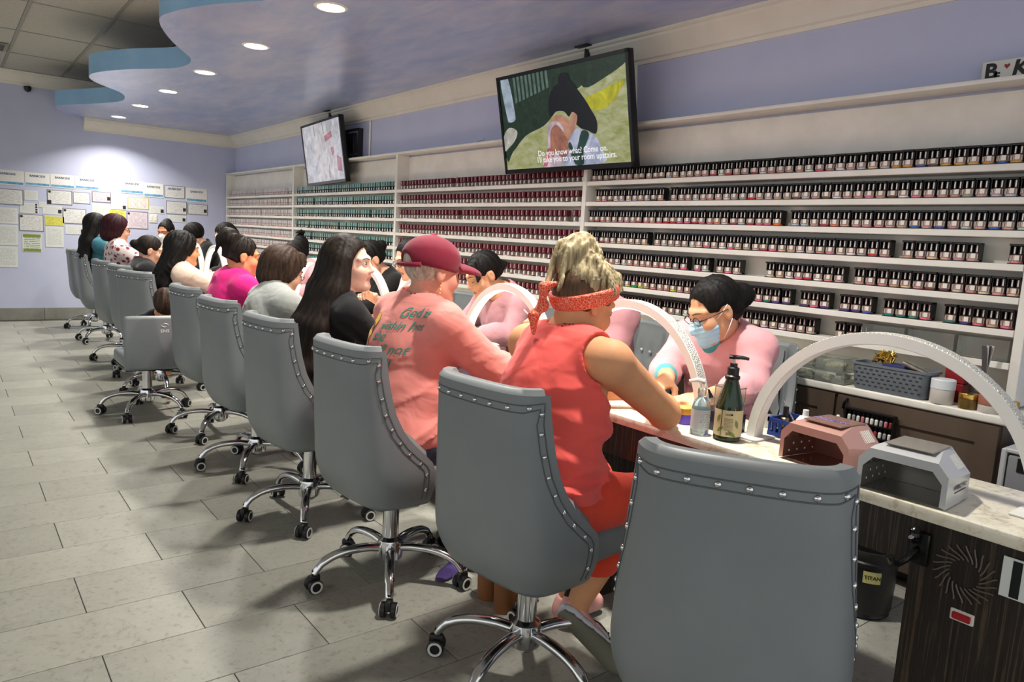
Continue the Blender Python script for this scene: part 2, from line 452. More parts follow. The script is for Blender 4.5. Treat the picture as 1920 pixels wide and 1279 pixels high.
# ---------------------------------------------------------------- manicure table
XT0, XT1, ZT = 1.87, 2.27, 0.75
def stone():
    m = mat('speckled_stone', (222, 214, 190), 0.22); nt, N, L, b = nodes_of(m)
    v = coord(nt, 'Object'); n1 = noise(nt, v, 16, 6, 0.65, 1.2); n2 = noise(nt, v, 60, 4, 0.6, 0.5)
    c1 = ramp(nt, n1, [(0.36, (176, 164, 136)), (0.47, (224, 216, 194)), (0.62, (232, 226, 208)), (0.74, (206, 198, 176))])
    c2 = ramp(nt, n2, [(0.32, (150, 138, 112)), (0.42, (228, 221, 200)), (1.0, (234, 228, 210))])
    L.new(mixc(nt, 0.4, c1, c2), b.inputs['Base Color'])
    return m
M_stone = stone()
def ebony():
    m = mat('striped_ebony', (40, 32, 25), 0.38); nt, N, L, b = nodes_of(m)
    v = coord(nt, 'Object', (30, 30, 0.35)); n1 = noise(nt, v, 5.5, 5, 0.7, 0.3)
    L.new(ramp(nt, n1, [(0.34, (18, 14, 12)), (0.46, (40, 32, 25)), (0.53, (30, 24, 19)), (0.60, (86, 72, 54)), (0.66, (38, 30, 24)), (0.8, (60, 50, 38))]), b.inputs['Base Color'])
    return m
M_ebony = ebony()
TY0, TY1 = 0.15, 9.36
tb = thing('manicure_table', 'long manicure table with pale speckled stone top and dark striped wood panels', 'table', (XT0, TY0, 0))
LT = TY1-TY0
MB().rbox((0.20, LT/2, ZT-0.0165), (0.40, LT, 0.033), 0.004, 2).build('worktop', M_stone, tb)
MB().box((0.045, LT/2, 0.652), (0.022, LT-0.02, 0.128)).build('apron', M_ebony, tb, smooth=0)
MB().box((0.36, LT/2, 0.652), (0.02, LT-0.02, 0.128)).build('apron', M_ebony, tb, smooth=0)
panels = [(0.17, 0.745)]+[(y-0.13, y+0.13) for y in (1.98, 2.79, 3.6, 4.4, 5.2, 6.6, 7.4, 8.4)]+[(9.18, 9.34)]
for k, (a, b) in enumerate(panels):
    zt = 0.717 if k == 0 else 0.588
    MB().box((0.20, (a+b)/2-TY0, zt/2+0.0005), (0.345, b-a, zt-0.001)).build('leg_panel', M_ebony, tb, smooth=0)
pan = [c for c in tb.children if c.name.startswith('leg_panel')][0]
M_slit = mat('vent_slit', (104, 94, 84), 0.35)
for k in range(22):   # round fan vent: curved slits standing proud of the panel
    a0 = 2*PI*k/22
    pts = []
    for s in range(6):
        r_ = 0.034+0.036*s/5; a = a0-0.50*math.sin(s/5*1.5)
        pts.append((0.0275-0.003, 0.620-TY0+r_*math.cos(a), 0.612+r_*math.sin(a)))
    MB().tube(pts, 0.0020, 6).build('vent_slit', M_slit, pan)
sw = MB().rbox((0.025, 0.612-TY0, 0.508), (0.006, 0.052, 0.028), 0.002, 1, 0)
sw.rbox((0.020, 0.612-TY0, 0.508), (0.008, 0.040, 0.017), 0.002, 1, 1)
sw.build('power_switch', [M_white, mat('red_rocker', (170, 24, 36), 0.3)], pan)
hk = MB().rbox((0.02, 0.725-TY0, 0.640), (0.012, 0.05, 0.085), 0.006, 2)
hk.tube([(0.014, 0.725-TY0, 0.66), (-0.012, 0.728-TY0, 0.664), (-0.02, 0.73-TY0, 0.675)], 0.007, 10)
hk.tube([(0.012, 0.727-TY0, 0.636), (-0.025, 0.735-TY0, 0.615), (-0.045, 0.742-TY0, 0.606), (-0.062, 0.75-TY0, 0.612), (-0.066, 0.753-TY0, 0.626)], [0.008, 0.008, 0.008, 0.008, 0.010], 10)
hk.lathe([(0.0, -0.012), (0.013, -0.008), (0.014, 0.0), (0.008, 0.006), (0, 0.008)], 14, (-0.004, 0.728-TY0, 0.692))
o = hk.build('bag_hook', mat('black_gloss', (10, 10, 10), 0.18), None); o.location = (XT0, TY0, 0)
tag(o, 'glossy black double bag hook screwed to the table panel', 'hook')
sg = MB().box((0.0215, 0.502-TY0, 0.643), (0.003, 0.086, 0.094), 0)
text_on(sg, '1', 0.115, (0.0195, 0.525-TY0, 0.603), (0, -1, 0), (0, 0, 1), 1, center=True, bold=0.004)
o = sg.build('number_sign', [mat('sign_white', (222, 228, 224), 0.4), M_black], None, smooth=0); o.location = (XT0, TY0, 0)
tag(o, 'white sign with a black number 1 on the table panel', 'sign')
# ---------------------------------------------------------------- salon chairs
PLAN = catmull([(-0.247, 0.0), (-0.246, 0.06), (-0.242, 0.12), (-0.232, 0.170), (-0.208, 0.210), (-0.170, 0.235), (-0.12, 0.247), (-0.05, 0.254), (0.03, 0.257), (0.11, 0.257), (0.19, 0.255)], 8)
CUM = [0.0]
for i in range(1, len(PLAN)): CUM.append(CUM[-1]+(PLAN[i]-PLAN[i-1]).length)
def plan(a):
    s = 1 if a >= 0 else -1; a = abs(a)
    for i in range(1, len(CUM)):
        if a <= CUM[i] or i == len(CUM)-1:
            t = (a-CUM[i-1])/(CUM[i]-CUM[i-1]); p = PLAN[i-1].lerp(PLAN[i], t); d = (PLAN[i]-PLAN[i-1]).normalized()
            return Vector((p.x, s*p.y)), Vector((d.y, -s*d.x))     # inward normal
ZB_, ZT_ = 0.385, 0.945
AM = [(0.385, 0.445), (0.525, 0.445), (0.55, 0.430), (0.58, 0.398), (0.62, 0.358), (0.67, 0.325), (0.73, 0.302), (0.80, 0.290), (0.87, 0.284), (0.945, 0.282)]
def amax(z):
    z = min(max(z, AM[0][0]), AM[-1][0])
    for (z0, a0), (z1, a1) in zip(AM, AM[1:]):
        if z <= z1:
            t = (z-z0)/(z1-z0); return a0+(a1-a0)*t
def shell_pt(a, z, off):
    p, nrm = plan(a)
    tuck = 0.036*max(0, 1-(z-ZB_)/0.12)**2
    p = p+nrm*(off+tuck); p.y *= 1-0.135*min(1, max(0, (z-0.52)/0.42))
    return Vector((p.x-0.035*(z-0.45)/0.5, p.y, z))
def chair_parts(t, logo=False):
    NA, NZ = 37, 19
    zs = [ZB_+(ZT_-ZB_)*(i/(NZ-1)) for i in range(NZ)]
    mb = MB(); outer, inner = [], []
    for z in zs:
        A = amax(z)
        outer.append([shell_pt(A*(2*j/(NA-1)-1), z, 0.0) for j in range(NA)])
        inner.append([shell_pt(A*(2*j/(NA-1)-1), z, 0.052) for j in range(NA)])
    mb.grid(outer); mb.grid(inner)
    def ring(G): return [r[0] for r in G]+G[-1][1:]+[r[-1] for r in reversed(G[:-1])]+[p for p in reversed(G[0][1:-1])]
    ro, ri = ring(outer), ring(inner)
    cen = Vector((0, 0, 0.67)); mid1, mid2 = [], []
    nr = len(ro)
    for k in range(nr):
        tng = (ro[(k+1) % nr]-ro[k-1]); across = (ri[k]-ro[k])
        out = tng.cross(across)
        if out.length > 1e-9: out.normalize()
        if k >= nr-(NA-2) or k in (0,): out = Vector((0, 0, -1))
        elif out.z < 0 and abs(out.z) > 0.6: out = -out
        mid1.append(ro[k].lerp(ri[k], 0.22)+out*0.014); mid2.append(ro[k].lerp(ri[k], 0.78)+out*0.014)
    mb.grid([ro, mid1, mid2, ri], close_u=True)
    mb.build('backrest', M_leather, t, smooth=0.9)
    # tufted lining on the inside of the back
    ln = MB(); rows = []
    for i in range(15):
        z = 0.52+0.41*i/14; row = []
        for j in range(19):
            a = 0.19*(2*j/18-1)
            q = math.cos((a/0.19)*PI*1.5+PI*0.5*round(z/0.1))*math.cos((z-0.52)/0.41*PI*3)
            row.append(shell_pt(a, z, 0.058+0.012*(1-q*q)*math.sin(PI*i/14)))
        rows.append(row)
    ln.grid(rows); ln.build('back_cushion', M_leather, t, smooth=3)
    M_cr = mat('crystal_button', (225, 228, 232), 0.08, 0.6)
    for a in (-0.10, 0.0, 0.10):
        p = shell_pt(a, 0.80, 0.068)
        MB().lathe([(0, 0.0), (0.011, 0.0), (0.009, 0.006), (0.004, 0.009), (0, 0.009)], 8, p, M=Matrix.Rotation(PI/2, 3, 'Y')).build('tuft_button', M_cr, t, smooth=0)
    # band of nail heads along the rim
    path = [(amax(z), z) for z in (0.40, 0.44, 0.48, 0.52)]+[(a, z) for z, a in AM[2:]]
    path += [(a, ZT_) for a in (0.20, 0.12, 0.06, 0.0)]
    def inset(d):
        out = []
        for i, (a, z) in enumerate(path):
            p0, p1 = path[max(0, i-1)], path[min(len(path)-1, i+1)]
            tx, tz = p1[0]-p0[0], p1[1]-p0[1]; L_ = math.hypot(tx, tz)
            na, nz = -tz/L_, tx/L_
            if na > 0.3: na, nz = -na, -nz
            if abs(na) < 0.3: nz = -abs(nz)
            out.append((a+na*d, z+nz*d))
        return out
    def dense(P, n=6):
        out = []
        for (a0, z0), (a1, z1) in zip(P, P[1:]):
            for k in range(n): out.append((a0+(a1-a0)*k/n, z0+(z1-z0)*k/n))
        out.append(P[-1]); return out
    pip = MB()
    for d in (0.026, 0.046):
        P = dense(inset(d)); full = P+[(-a, z) for a, z in reversed(P[:-1])]
        pip.tube([shell_pt(a, z, -0.0005) for a, z in full], 0.0017, 6)
    pip.build('piping', M_seam, t, smooth=3)
    P = dense(inset(0.036), 12); full = P+[(-a, z) for a, z in reversed(P[:-1])]
    pts = [shell_pt(a, z, 0) for a, z in full]
    acc, nxt, st = 0.0, 0.02, None
    for i in range(1, len(pts)):
        acc += (pts[i]-pts[i-1]).length
        if acc >= nxt:
            nxt += 0.058; a, z = full[i]; p, nrm = plan(a)
            q = Vector((-nrm.x, -nrm.y, 0.05)).to_track_quat('Z', 'Y')
            if STUD.get('m') is None:
                s = MB().lathe([(0.0075, -0.001), (0.0072, 0.0025), (0.005, 0.005), (0.0, 0.006)], 8, cap=False).build('stud', M_chrome, t, smooth=3); STUD['m'] = s.data
            else:
                s = bpy.data.objects.new('stud', STUD['m']); COL.objects.link(s); s.parent = t
            s.location = pts[i]; s.rotation_euler = q.to_euler()
    # seat, column, star base, castors
    MB().rbox((0.055, 0, 0.452), (0.47, 0.395, 0.110), 0.030, 4).build('seat', M_leather, t, smooth=1.2)
    MB().lathe([(0.0, 0.345), (0.10, 0.35), (0.11, 0.396), (0.0, 0.397)], 20, cap=False).build('seat_plate', M_black, t)
    base_parts(t, 0.345)
STUD = {}
def base_parts(t, top, sc=1.0):
    MB().lathe([(0.0, 0.07), (0.025, 0.075), (0.048, 0.095), (0.052, 0.14), (0.046, 0.168), (0.034, 0.178), (0.031, 0.18), (0.031, top), (0.0, top)], 24, cap=False).build('gas_column', M_chrome, t)
    M_wheel = mat('castor_black', (20, 20, 21), 0.45); M_ringw = mat('castor_ring', (214, 214, 208), 0.4)
    for k in range(5):
        a = 2*PI*k/5
        R = Matrix.Rotation(a, 3, 'Z')
        P = [(0.03, 0, 0.135), (0.09, 0, 0.145), (0.16, 0, 0.143), (0.215, 0, 0.132), (0.255, 0, 0.112), (0.28, 0, 0.086), (0.29, 0, 0.068)]
        Q = [tuple(v) for v in catmull([Vector(p) for p in P], 3)]
        if k == 0 and 'leg' not in BASE:
            m0 = MB(); m0.tube(Q, [0.020]*6+[0.019]*7+[0.016]*(len(Q)-13), 10, flat=0.8)
            lg = m0.build('base_leg', M_chrome, t, smooth=3); BASE['leg'] = lg.data
            c0 = MB(); c0.rbox((0, 0, 0.047), (0.05, 0.024, 0.042), 0.010, 2)
            for s in (-1, 1):
                c0.lathe([(0.0, -0.011), (0.022, -0.011), (0.0275, -0.007), (0.0275, 0.007), (0.022, 0.011), (0, 0.011)], 18, (0, s*0.019, 0.0275), M=Matrix.Rotation(PI/2, 3, 'X'), cap=False)
            c0.lathe([(0.008, 0.05), (0.008, 0.085)], 8, (0, 0, 0))
            cs = c0.build('castor', M_wheel, t); BASE['castor'] = cs.data
            r0 = MB()
            for s in (1,):
                r0.lathe([(0.0165, -0.0008), (0.0235, -0.0008), (0.0235, 0.0008), (0.0165, 0.0008), (0.0165, -0.0008)], 18, (0, s*0.0303, 0.0275), M=Matrix.Rotation(PI/2, 3, 'X'), cap=False)
            rg = r0.build('wheel_ring', M_ringw, cs); BASE['ring'] = rg.data
        else:
            lg = bpy.data.objects.new('base_leg', BASE['leg']); cs = bpy.data.objects.new('castor', BASE['castor']); rg = bpy.data.objects.new('wheel_ring', BASE['ring'])
            for o in (lg, cs, rg): COL.objects.link(o)
            lg.parent = t; cs.parent = t; rg.parent = cs
        r2 = bpy.data.objects.new('wheel_ring', BASE['ring']); COL.objects.link(r2); r2.parent = cs; r2.location = (0, -0.0606, 0)
        lg.rotation_euler = (0, 0, a)
        cs.location = R @ Vector((0.292, 0, 0)); cs.rotation_euler = (0, 0, a+random.uniform(-1.2, 1.2)+0.6)
BASE = {}
CH = [  # x, y, turn (radians; 0 faces the shelf wall), label
    (1.385, 0.905, 0.56, 'empty grey leather chair in the right foreground'),
    (1.395, 1.625, 0.12, 'grey leather chair holding the woman in the coral tank top'),
    (1.335, 2.395, 0.10, 'grey leather chair holding the person in the maroon cap'),
    (1.335, 3.190, 0.12, 'grey leather chair holding the woman with long straight dark hair'),
    (1.355, 3.990, 0.10, 'grey leather chair holding the woman in the light grey sweater'),
    (1.39, 4.79, 0.08, 'grey leather chair holding the woman in the pink hoodie'),
    (1.350, 6.22, 0.36, 'grey leather chair holding the woman in the cream blouse'),
    (1.40, 6.98, 0.15, 'grey leather chair holding the woman in the black shirt'),
    (1.380, 7.72, 0.10, 'grey leather chair holding the woman in the floral top'),
    (1.400, 9.02, -0.04, 'grey leather chair holding the woman in the teal shirt'),
    (1.450, 10.15, 0.0, 'empty grey leather chair farthest back by the wall of papers'),
]
ch0 = thing('salon_chair', CH[0][3], 'chair', (CH[0][0], CH[0][1], 0), CH[0][2], 'customer chairs along the table')
chair_parts(ch0)
def spin(root, a):
    """turn the star base of one chair"""
    for c in root.children:
        if c.name.startswith(('base_leg', 'castor')):
            R = Matrix.Rotation(a, 3, 'Z'); c.location = R @ c.location
            c.rotation_euler = (0, 0, c.rotation_euler[2]+a)
for i, (x, y, a, lb) in enumerate(CH):
    if i: r = dup(ch0, (x, y, 0), a, lb); spin(r, [0, 2.1, 2.86, 0.35, 2.78, 0.2, 0.5, 0.9, 0.3, 0.1, 0.6][i])
TCH = [(2.72, 1.90, PI+0.1, 'grey tufted chair holding the masked technician in pink'), (2.74, 2.62, PI-0.35, 'grey tufted chair behind the coral tank top woman'),
       (2.72, 3.45, PI, 'grey tufted chair holding the technician bent over beside the maroon cap'), (2.72, 4.28, PI, 'grey tufted chair holding the technician in glasses'),
       (2.72, 5.05, PI, 'grey tufted chair holding the technician in black'), (2.72, 5.95, PI, 'grey tufted chair holding the technician with a hair claw')]
for x, y, a, lb in TCH: dup(ch0, (x, y, 0), a, lb, 'technician chairs behind the table')

# small square stool chair with a child on it
ST = thing('child_stool', 'small square grey stool chair with a white logo on its back', 'chair', (1.10, 5.50, 0), PI/2)
MB().rbox((-0.205, -0.0, 0.527), (0.055, 0.36, 0.365), 0.022, 4).build('backrest', M_leather, ST, smooth=1.2)
MB().rbox((0.0, 0, 0.40), (0.38, 0.36, 0.10), 0.03, 3).build('seat', M_leather, ST, smooth=1.2)
MB().box((-0.03, 0, 0.345), (0.36, 0.34, 0.012)).build('seat_plate', M_black, ST, smooth=0)
base_parts(ST, 0.34)
lg = MB(); x0 = -0.2335
text_on(lg, 'SNS', 0.030, (x0, -0.065, 0.600), (0, -1, 0), (0, 0, 1), 0, center=True, bold=0.0006, spacing=1.15)
for s in (0, PI):
    pts = [(x0, -0.065-0.022*math.cos(s+u*2.6-0.4)*(1-0.25*u), 0.648+0.013*math.sin(s+u*2.6-0.4)*(1-0.2*u)) for u in [i/10 for i in range(11)]]
    lg.tube(pts, [0.0008+0.0025*math.sin(PI*i/10) for i in range(11)], 6)
lg.build('logo', mat('logo_white', (225, 226, 226), 0.5), ST, smooth=0)
# ---------------------------------------------------------------- implicit surfaces for people and cloth
def smin(a, b, k):
    h = np.clip(0.5+0.5*(b-a)/k, 0, 1)
    return b+(a-b)*h-k*h*(1-h)
class Sdf:
    def __init__(self): self.p = []; self.cuts = []; self.disp = None; self.fine = []
    def cone(self, a, b, ra, rb=None, k=0.03, sub=False):
        self.p.append(('c', np.array(a, float), np.array(b, float), ra, ra if rb is None else rb, k, sub)); return self
    def ell(self, c, r, M=None, k=0.03, sub=False):
        self.p.append(('e', np.array(c, float), np.array(r, float), np.eye(3) if M is None else np.array(M, float), None, k, sub)); return self
    def cut(self, pt, nrm):      # removes the side the normal points to
        n = np.array(nrm, float); n /= np.linalg.norm(n)
        self.cuts.append((np.array(pt, float), n)); return self
    def copy(self, off=0.0):
        s = Sdf()
        for q in self.p:
            if q[0] == 'c': s.p.append(('c', q[1], q[2], q[3]+off, q[4]+off, q[5], q[6]))
            else: s.p.append(('e', q[1], q[2]+off, q[3], None, q[5], q[6]))
        return s
    def prim(self, q, X, Y, Z):
        if q[0] == 'c':
            a, b = q[1], q[2]; ba = b-a; L2 = max(ba@ba, 1e-9)
            px, py, pz = X-a[0], Y-a[1], Z-a[2]
            t = np.clip((px*ba[0]+py*ba[1]+pz*ba[2])/L2, 0, 1)
            return np.sqrt((px-t*ba[0])**2+(py-t*ba[1])**2+(pz-t*ba[2])**2)-(q[3]+(q[4]-q[3])*t)
        c, r, M = q[1], q[2], q[3]
        px, py, pz = X-c[0], Y-c[1], Z-c[2]
        u = [M[i][0]*px+M[i][1]*py+M[i][2]*pz for i in range(3)]
        k0 = np.sqrt((u[0]/r[0])**2+(u[1]/r[1])**2+(u[2]/r[2])**2)
        k1 = np.sqrt((u[0]/r[0]**2)**2+(u[1]/r[1]**2)**2+(u[2]/r[2]**2)**2)+1e-9
        return k0*(k0-1)/k1
    def box(self, q, m=0.0):
        if q[0] == 'c':
            R = max(q[3], q[4])+m
            return np.minimum(q[1], q[2])-R, np.maximum(q[1], q[2])+R
        e = np.sqrt(((q[3].T*q[2])**2).sum(1))+m
        return q[1]-e, q[1]+e
    def at(self, P):
        P = np.array(P, float); X, Y, Z = P[:, 0], P[:, 1], P[:, 2]
        F = np.full(len(P), 1.0)
        for q in self.p:
            d = self.prim(q, X, Y, Z)
            F = -smin(-F, d, q[5]) if q[6] else smin(F, d, q[5])
        for pt, n in self.cuts: F = np.maximum(F, (X-pt[0])*n[0]+(Y-pt[1])*n[1]+(Z-pt[2])*n[2])
        return F
    def mesh(self, step):
        lo = np.min([self.box(q)[0] for q in self.p if not q[6]], 0)-2*step
        hi = np.max([self.box(q)[1] for q in self.p if not q[6]], 0)+2*step
        ax = []
        for d in range(3):
            pts = [lo[d]]; fines = [(f[0][d], f[1][d], f[2]) for f in self.fine]
            while pts[-1] < hi[d]:
                s = step
                for a, b, st in fines:
                    if a-st <= pts[-1] <= b: s = min(s, st)
                    elif pts[-1] < a < pts[-1]+s: s = max(a-pts[-1], st)
                pts.append(pts[-1]+s)
            ax.append(np.array(pts))
        xs, ys, zs = ax
        F = np.full((len(xs), len(ys), len(zs)), 1.0, dtype=np.float64)
        late = [q for q in self.p if q[6]] if self.disp is not None else []
        def put(q):
            a, b = self.box(q, q[5]*1.3+2*step)
            i0, i1 = np.searchsorted(xs, [a[0], b[0]]); j0, j1 = np.searchsorted(ys, [a[1], b[1]]); k0, k1 = np.searchsorted(zs, [a[2], b[2]])
            if i0 >= i1 or j0 >= j1 or k0 >= k1: return
            d = self.prim(q, xs[i0:i1, None, None], ys[None, j0:j1, None], zs[None, None, k0:k1])
            S = F[i0:i1, j0:j1, k0:k1]
            F[i0:i1, j0:j1, k0:k1] = -smin(-S, d, q[5]) if q[6] else smin(S, d, q[5])
        for q in self.p:
            if not (late and q[6]): put(q)
        if self.disp is not None:
            m = np.abs(F) < 0.06; I = np.argwhere(m)
            F[m] += self.disp(xs[I[:, 0]], ys[I[:, 1]], zs[I[:, 2]])
        for q in late: put(q)
        for pt, n in self.cuts:
            F = np.maximum(F, (xs[:, None, None]-pt[0])*n[0]+(ys[None, :, None]-pt[1])*n[1]+(zs[None, None, :]-pt[2])*n[2])
        return surfnet(F, xs, ys, zs)
def surfnet(F, xs, ys, zs):
    S = F < 0
    c = np.zeros(tuple(n-1 for n in F.shape), np.int8)
    for i in (0, 1):
        for j in (0, 1):
            for k in (0, 1): c += S[i:F.shape[0]-1+i, j:F.shape[1]-1+j, k:F.shape[2]-1+k]
    act = (c > 0) & (c < 8)
    I = np.argwhere(act)
    vid = np.full(act.shape, -1, np.int32); vid[act] = np.arange(len(I))
    acc = np.zeros((len(I), 3)); cnt = np.zeros(len(I))
    ax = (xs, ys, zs)
    cor = [(i, j, k) for i in (0, 1) for j in (0, 1) for k in (0, 1)]
    val = {q: F[I[:, 0]+q[0], I[:, 1]+q[1], I[:, 2]+q[2]] for q in cor}
    pos = {q: np.stack([ax[d][I[:, d]+q[d]] for d in range(3)], 1) for q in cor}
    for q in cor:
        for d in range(3):
            if q[d]: continue
            p = list(q); p[d] = 1; p = tuple(p)
            fa, fb = val[q], val[p]; m = (fa < 0) != (fb < 0)
            t = (fa[m]/(fa[m]-fb[m]))[:, None]
            acc[m] += pos[q][m]*(1-t)+pos[p][m]*t; cnt[m] += 1
    V = acc/cnt[:, None]
    Q = []
    for d in range(3):
        sl0 = [slice(None)]*3; sl1 = [slice(None)]*3
        sl0[d] = slice(0, -1); sl1[d] = slice(1, None)
        A, B = S[tuple(sl0)], S[tuple(sl1)]
        E = np.argwhere(A != B)
        e1, e2 = [(1, 2), (2, 0), (0, 1)][d]
        ok = (E[:, e1] > 0) & (E[:, e2] > 0) & (E[:, e1] < F.shape[e1]-1) & (E[:, e2] < F.shape[e2]-1)
        E = E[ok]
        def cell(o1, o2):
            c_ = E.copy(); c_[:, e1] += o1; c_[:, e2] += o2
            return vid[c_[:, 0], c_[:, 1], c_[:, 2]]
        q = np.stack([cell(-1, -1), cell(0, -1), cell(0, 0), cell(-1, 0)], 1)
        ins = A[tuple(E.T)]
        q[~ins] = q[~ins][:, ::-1]
        Q.append(q)
    return V, np.concatenate(Q)
def sdf_obj(name, s, step, mats, parent=None, origin=(0, 0, 0), mi_fn=None):
    V, Q = s.mesh(step)
    me = bpy.data.meshes.new(name)
    O = np.array(origin)
    me.vertices.add(len(V)); me.vertices.foreach_set('co', (V-O).astype(np.float32).ravel())
    me.loops.add(Q.size); me.loops.foreach_set('vertex_index', Q.astype(np.int32).ravel())
    me.polygons.add(len(Q)); me.polygons.foreach_set('loop_start', np.arange(0, Q.size, 4, dtype=np.int32))
    me.update(calc_edges=True); me.validate()
    mi = None
    if mi_fn is not None and len(me.polygons) == len(Q): mi = mi_fn(V[Q].mean(1)).astype(np.int32)
    return finish(name, me, mi, mats, parent, smooth=5, fixn=False)

# ---------------------------------------------------------------- people
SKIN = {}
def skin_mat(name, rgb):
    if name in MATS: return MATS[name]
    a = tuple(max(0, int(v*0.94)) for v in rgb)
    m = textured(name, [(0.3, a), (0.7, rgb)], 14, 0.62, bstr=0.08, bdist=0.001, bscale=150, spec=0.25)
    b = m.node_tree.nodes['Principled BSDF']
    b.inputs['Subsurface Weight'].default_value = 0.03; b.inputs['Subsurface Radius'].default_value = (0.012, 0.005, 0.003)
    return m
def hair_mat(name, lo, hi, sc=90):
    if name in MATS: return MATS[name]
    m = mat(name, lo, 0.58, spec=0.18); nt, N, L, b = nodes_of(m)
    v = coord(nt, 'Object', (1, 1, 0.10)); f = noise(nt, v, sc, 3, 0.6, 0.15)
    L.new(ramp(nt, f, [(0.32, lo), (0.7, hi)]), b.inputs['Base Color'])
    bump(nt, f, 0.35, 0.003)
    return m
def cloth_mat(name, rgb, var=0.06, sc=6, weave=300, rough=0.85, wrinkle=0.42):
    if name in MATS: return MATS[name]
    a = tuple(int(v*(1-var)) for v in rgb); b = tuple(min(255, int(v*(1+var))) for v in rgb)
    m = textured(name, [(0.3, a), (0.7, b)], sc, rough, sheen=0.15, spec=0.25)
    nt = m.node_tree; v = coord(nt, 'Object', (1.0, 0.55, 1.25))
    f = noise(nt, v, 6.5, 2, 0.5, 1.3); bump(nt, f, wrinkle, 0.025)
    return m
M_lash = mat('lash_brow', (26, 20, 17), 0.7)
M_eyewhite = mat('eye_white', (226, 220, 212), 0.25); M_iris = mat('iris', (44, 30, 22), 0.2)
def V3(*a): return np.array(a, float)
class Person:
    def __init__(s, name, label, loc, yaw=0.0, skin=('skin_light', (222, 170, 142)), lip=(178, 96, 88), step=0.012, hstep=0.005, scale=1.0, group=None, girth=1.0, armg=1.0, hscale=1.0):
        s.o = V3(loc[0], loc[1], 0); s.yaw = yaw; s.g = girth; s.ag = armg; s.sc = scale; s.hs = hscale
        s.F = V3(math.cos(yaw), math.sin(yaw), 0); s.L = V3(-math.sin(yaw), math.cos(yaw), 0); s.U = V3(0, 0, 1)
        s.step, s.hstep = step, hstep
        s.root = None; s.name, s.label, s.group = name, label, group
        s.skin = skin_mat(*skin); s.lipm = mat('lips_%d_%d_%d' % lip, lip, 0.4)
        s.body = Sdf(); s.torso = Sdf(); s.J = {}
    def w(s, p):          # person space (forward, left, up) to world
        return s.o+s.F*p[0]*s.sc+s.L*p[1]*s.sc+s.U*p[2]*s.sc
    def head(s, c, yaw=0.0, pitch=0.0, roll=0.0):
        """head centre in world space, turn left / look down in radians"""
        s.hc = V3(*c); a = s.yaw+yaw
        f = V3(math.cos(a)*math.cos(pitch), math.sin(a)*math.cos(pitch), -math.sin(pitch)); l = V3(-math.sin(a), math.cos(a), 0); u = np.cross(f, l)
        l2 = l*math.cos(roll)+u*math.sin(roll); u2 = u*math.cos(roll)-l*math.sin(roll)
        s.HM = np.stack([f, l2, u2])           # rows: forward, left, up
        return s
    def h(s, f, l, u): return s.hc+(s.HM[0]*f+s.HM[1]*l+s.HM[2]*u)*s.hs
    def hl(s, P):          # world points to head space
        return ((P-s.hc)@s.HM.T)/s.hs
    def pose(s, pelvis=(0, 0, 0.56), neck=(0.10, 0, 1.03), shw=0.165, elb=((0.30, 0.24, 0.850), (0.30, -0.24, 0.850)), wri=((0.50, 0.06, 0.828), (0.50, -0.06, 0.828)), knee=((0.40, 0.12, 0.54), (0.40, -0.12, 0.54)), ank=((0.36, 0.12, 0.09), (0.36, -0.12, 0.09)), sh_drop=0.045, twist=0.0, world=None, hands=True, curl=0.5, legs=True):
        J = s.J; W = s.w
        J['pel'] = W(pelvis); J['nk'] = W(neck)
        lt = s.L*math.cos(twist)-s.F*math.sin(twist)*1.0
        J['lt'] = lt
        J['sh'] = [J['nk']+lt*shw*s.sc*q+s.U*(-sh_drop)*s.sc for q in (1, -1)]
        J['el'] = [W(e) for e in elb]; J['wr'] = [W(e) for e in wri]
        J['kn'] = [W(e) for e in knee]; J['an'] = [W(e) for e in ank]
        for k_, v_ in (world or {}).items():
            n, i = k_[:2], k_[2:]
            if n in ('hd', 'hn', 'ft'): J[k_] = V3(*v_)
            elif i: J[n][int(i)] = V3(*v_)
            else: J[n] = V3(*v_)
        g, sc = s.g, s.sc
        up = J['nk']-J['pel']; up /= np.linalg.norm(up)
        lt2 = lt-up*(lt@up); lt2 /= np.linalg.norm(lt2); fw = np.cross(lt2, up)
        TM = np.stack([fw, lt2, up]); s.TM = TM
        lp = lambda t, f=0.0: J['pel']*(1-t)+J['nk']*t+fw*f*sc
        T = s.torso
        T.ell(lp(0.0), V3(0.135*g, 0.175*g, 0.12)*sc, TM, 0.05)
        T.ell(lp(0.30, 0.012), V3(0.122*g, 0.152*g, 0.14)*sc, TM, 0.06)
        T.ell(lp(0.64, 0.008), V3(0.112*g, 0.155*(0.5+0.5*g), 0.15)*sc, TM, 0.06)
        T.ell(lp(0.86, -0.01), V3(0.080*g**0.5, 0.135, 0.085)*sc, TM, 0.05)
        for i in (0, 1):
            T.cone(lp(0.93), J['sh'][i], 0.055*sc, 0.056*sc, 0.04)
            T.cone(J['nk']+s.U*0.02*sc, J['sh'][i], 0.048*sc, 0.046*sc, 0.04)
        for q in T.p: s.body.p.append(q)
        s.arms = []
        for i in (0, 1):
            a = s.ag*sc
            s.arms.append([('c', J['sh'][i], J['el'][i], 0.052*a, 0.041*a), ('c', J['el'][i], J['el'][i]*0.7+J['wr'][i]*0.3, 0.041*a, 0.043*a), ('c', J['el'][i]*0.7+J['wr'][i]*0.3, J['wr'][i], 0.042*a, 0.026*sc)])
            for q in s.arms[-1]: s.body.cone(q[1], q[2], q[3], q[4], 0.02)
            if hands: s.hand(i, curl)
        s.legs = []
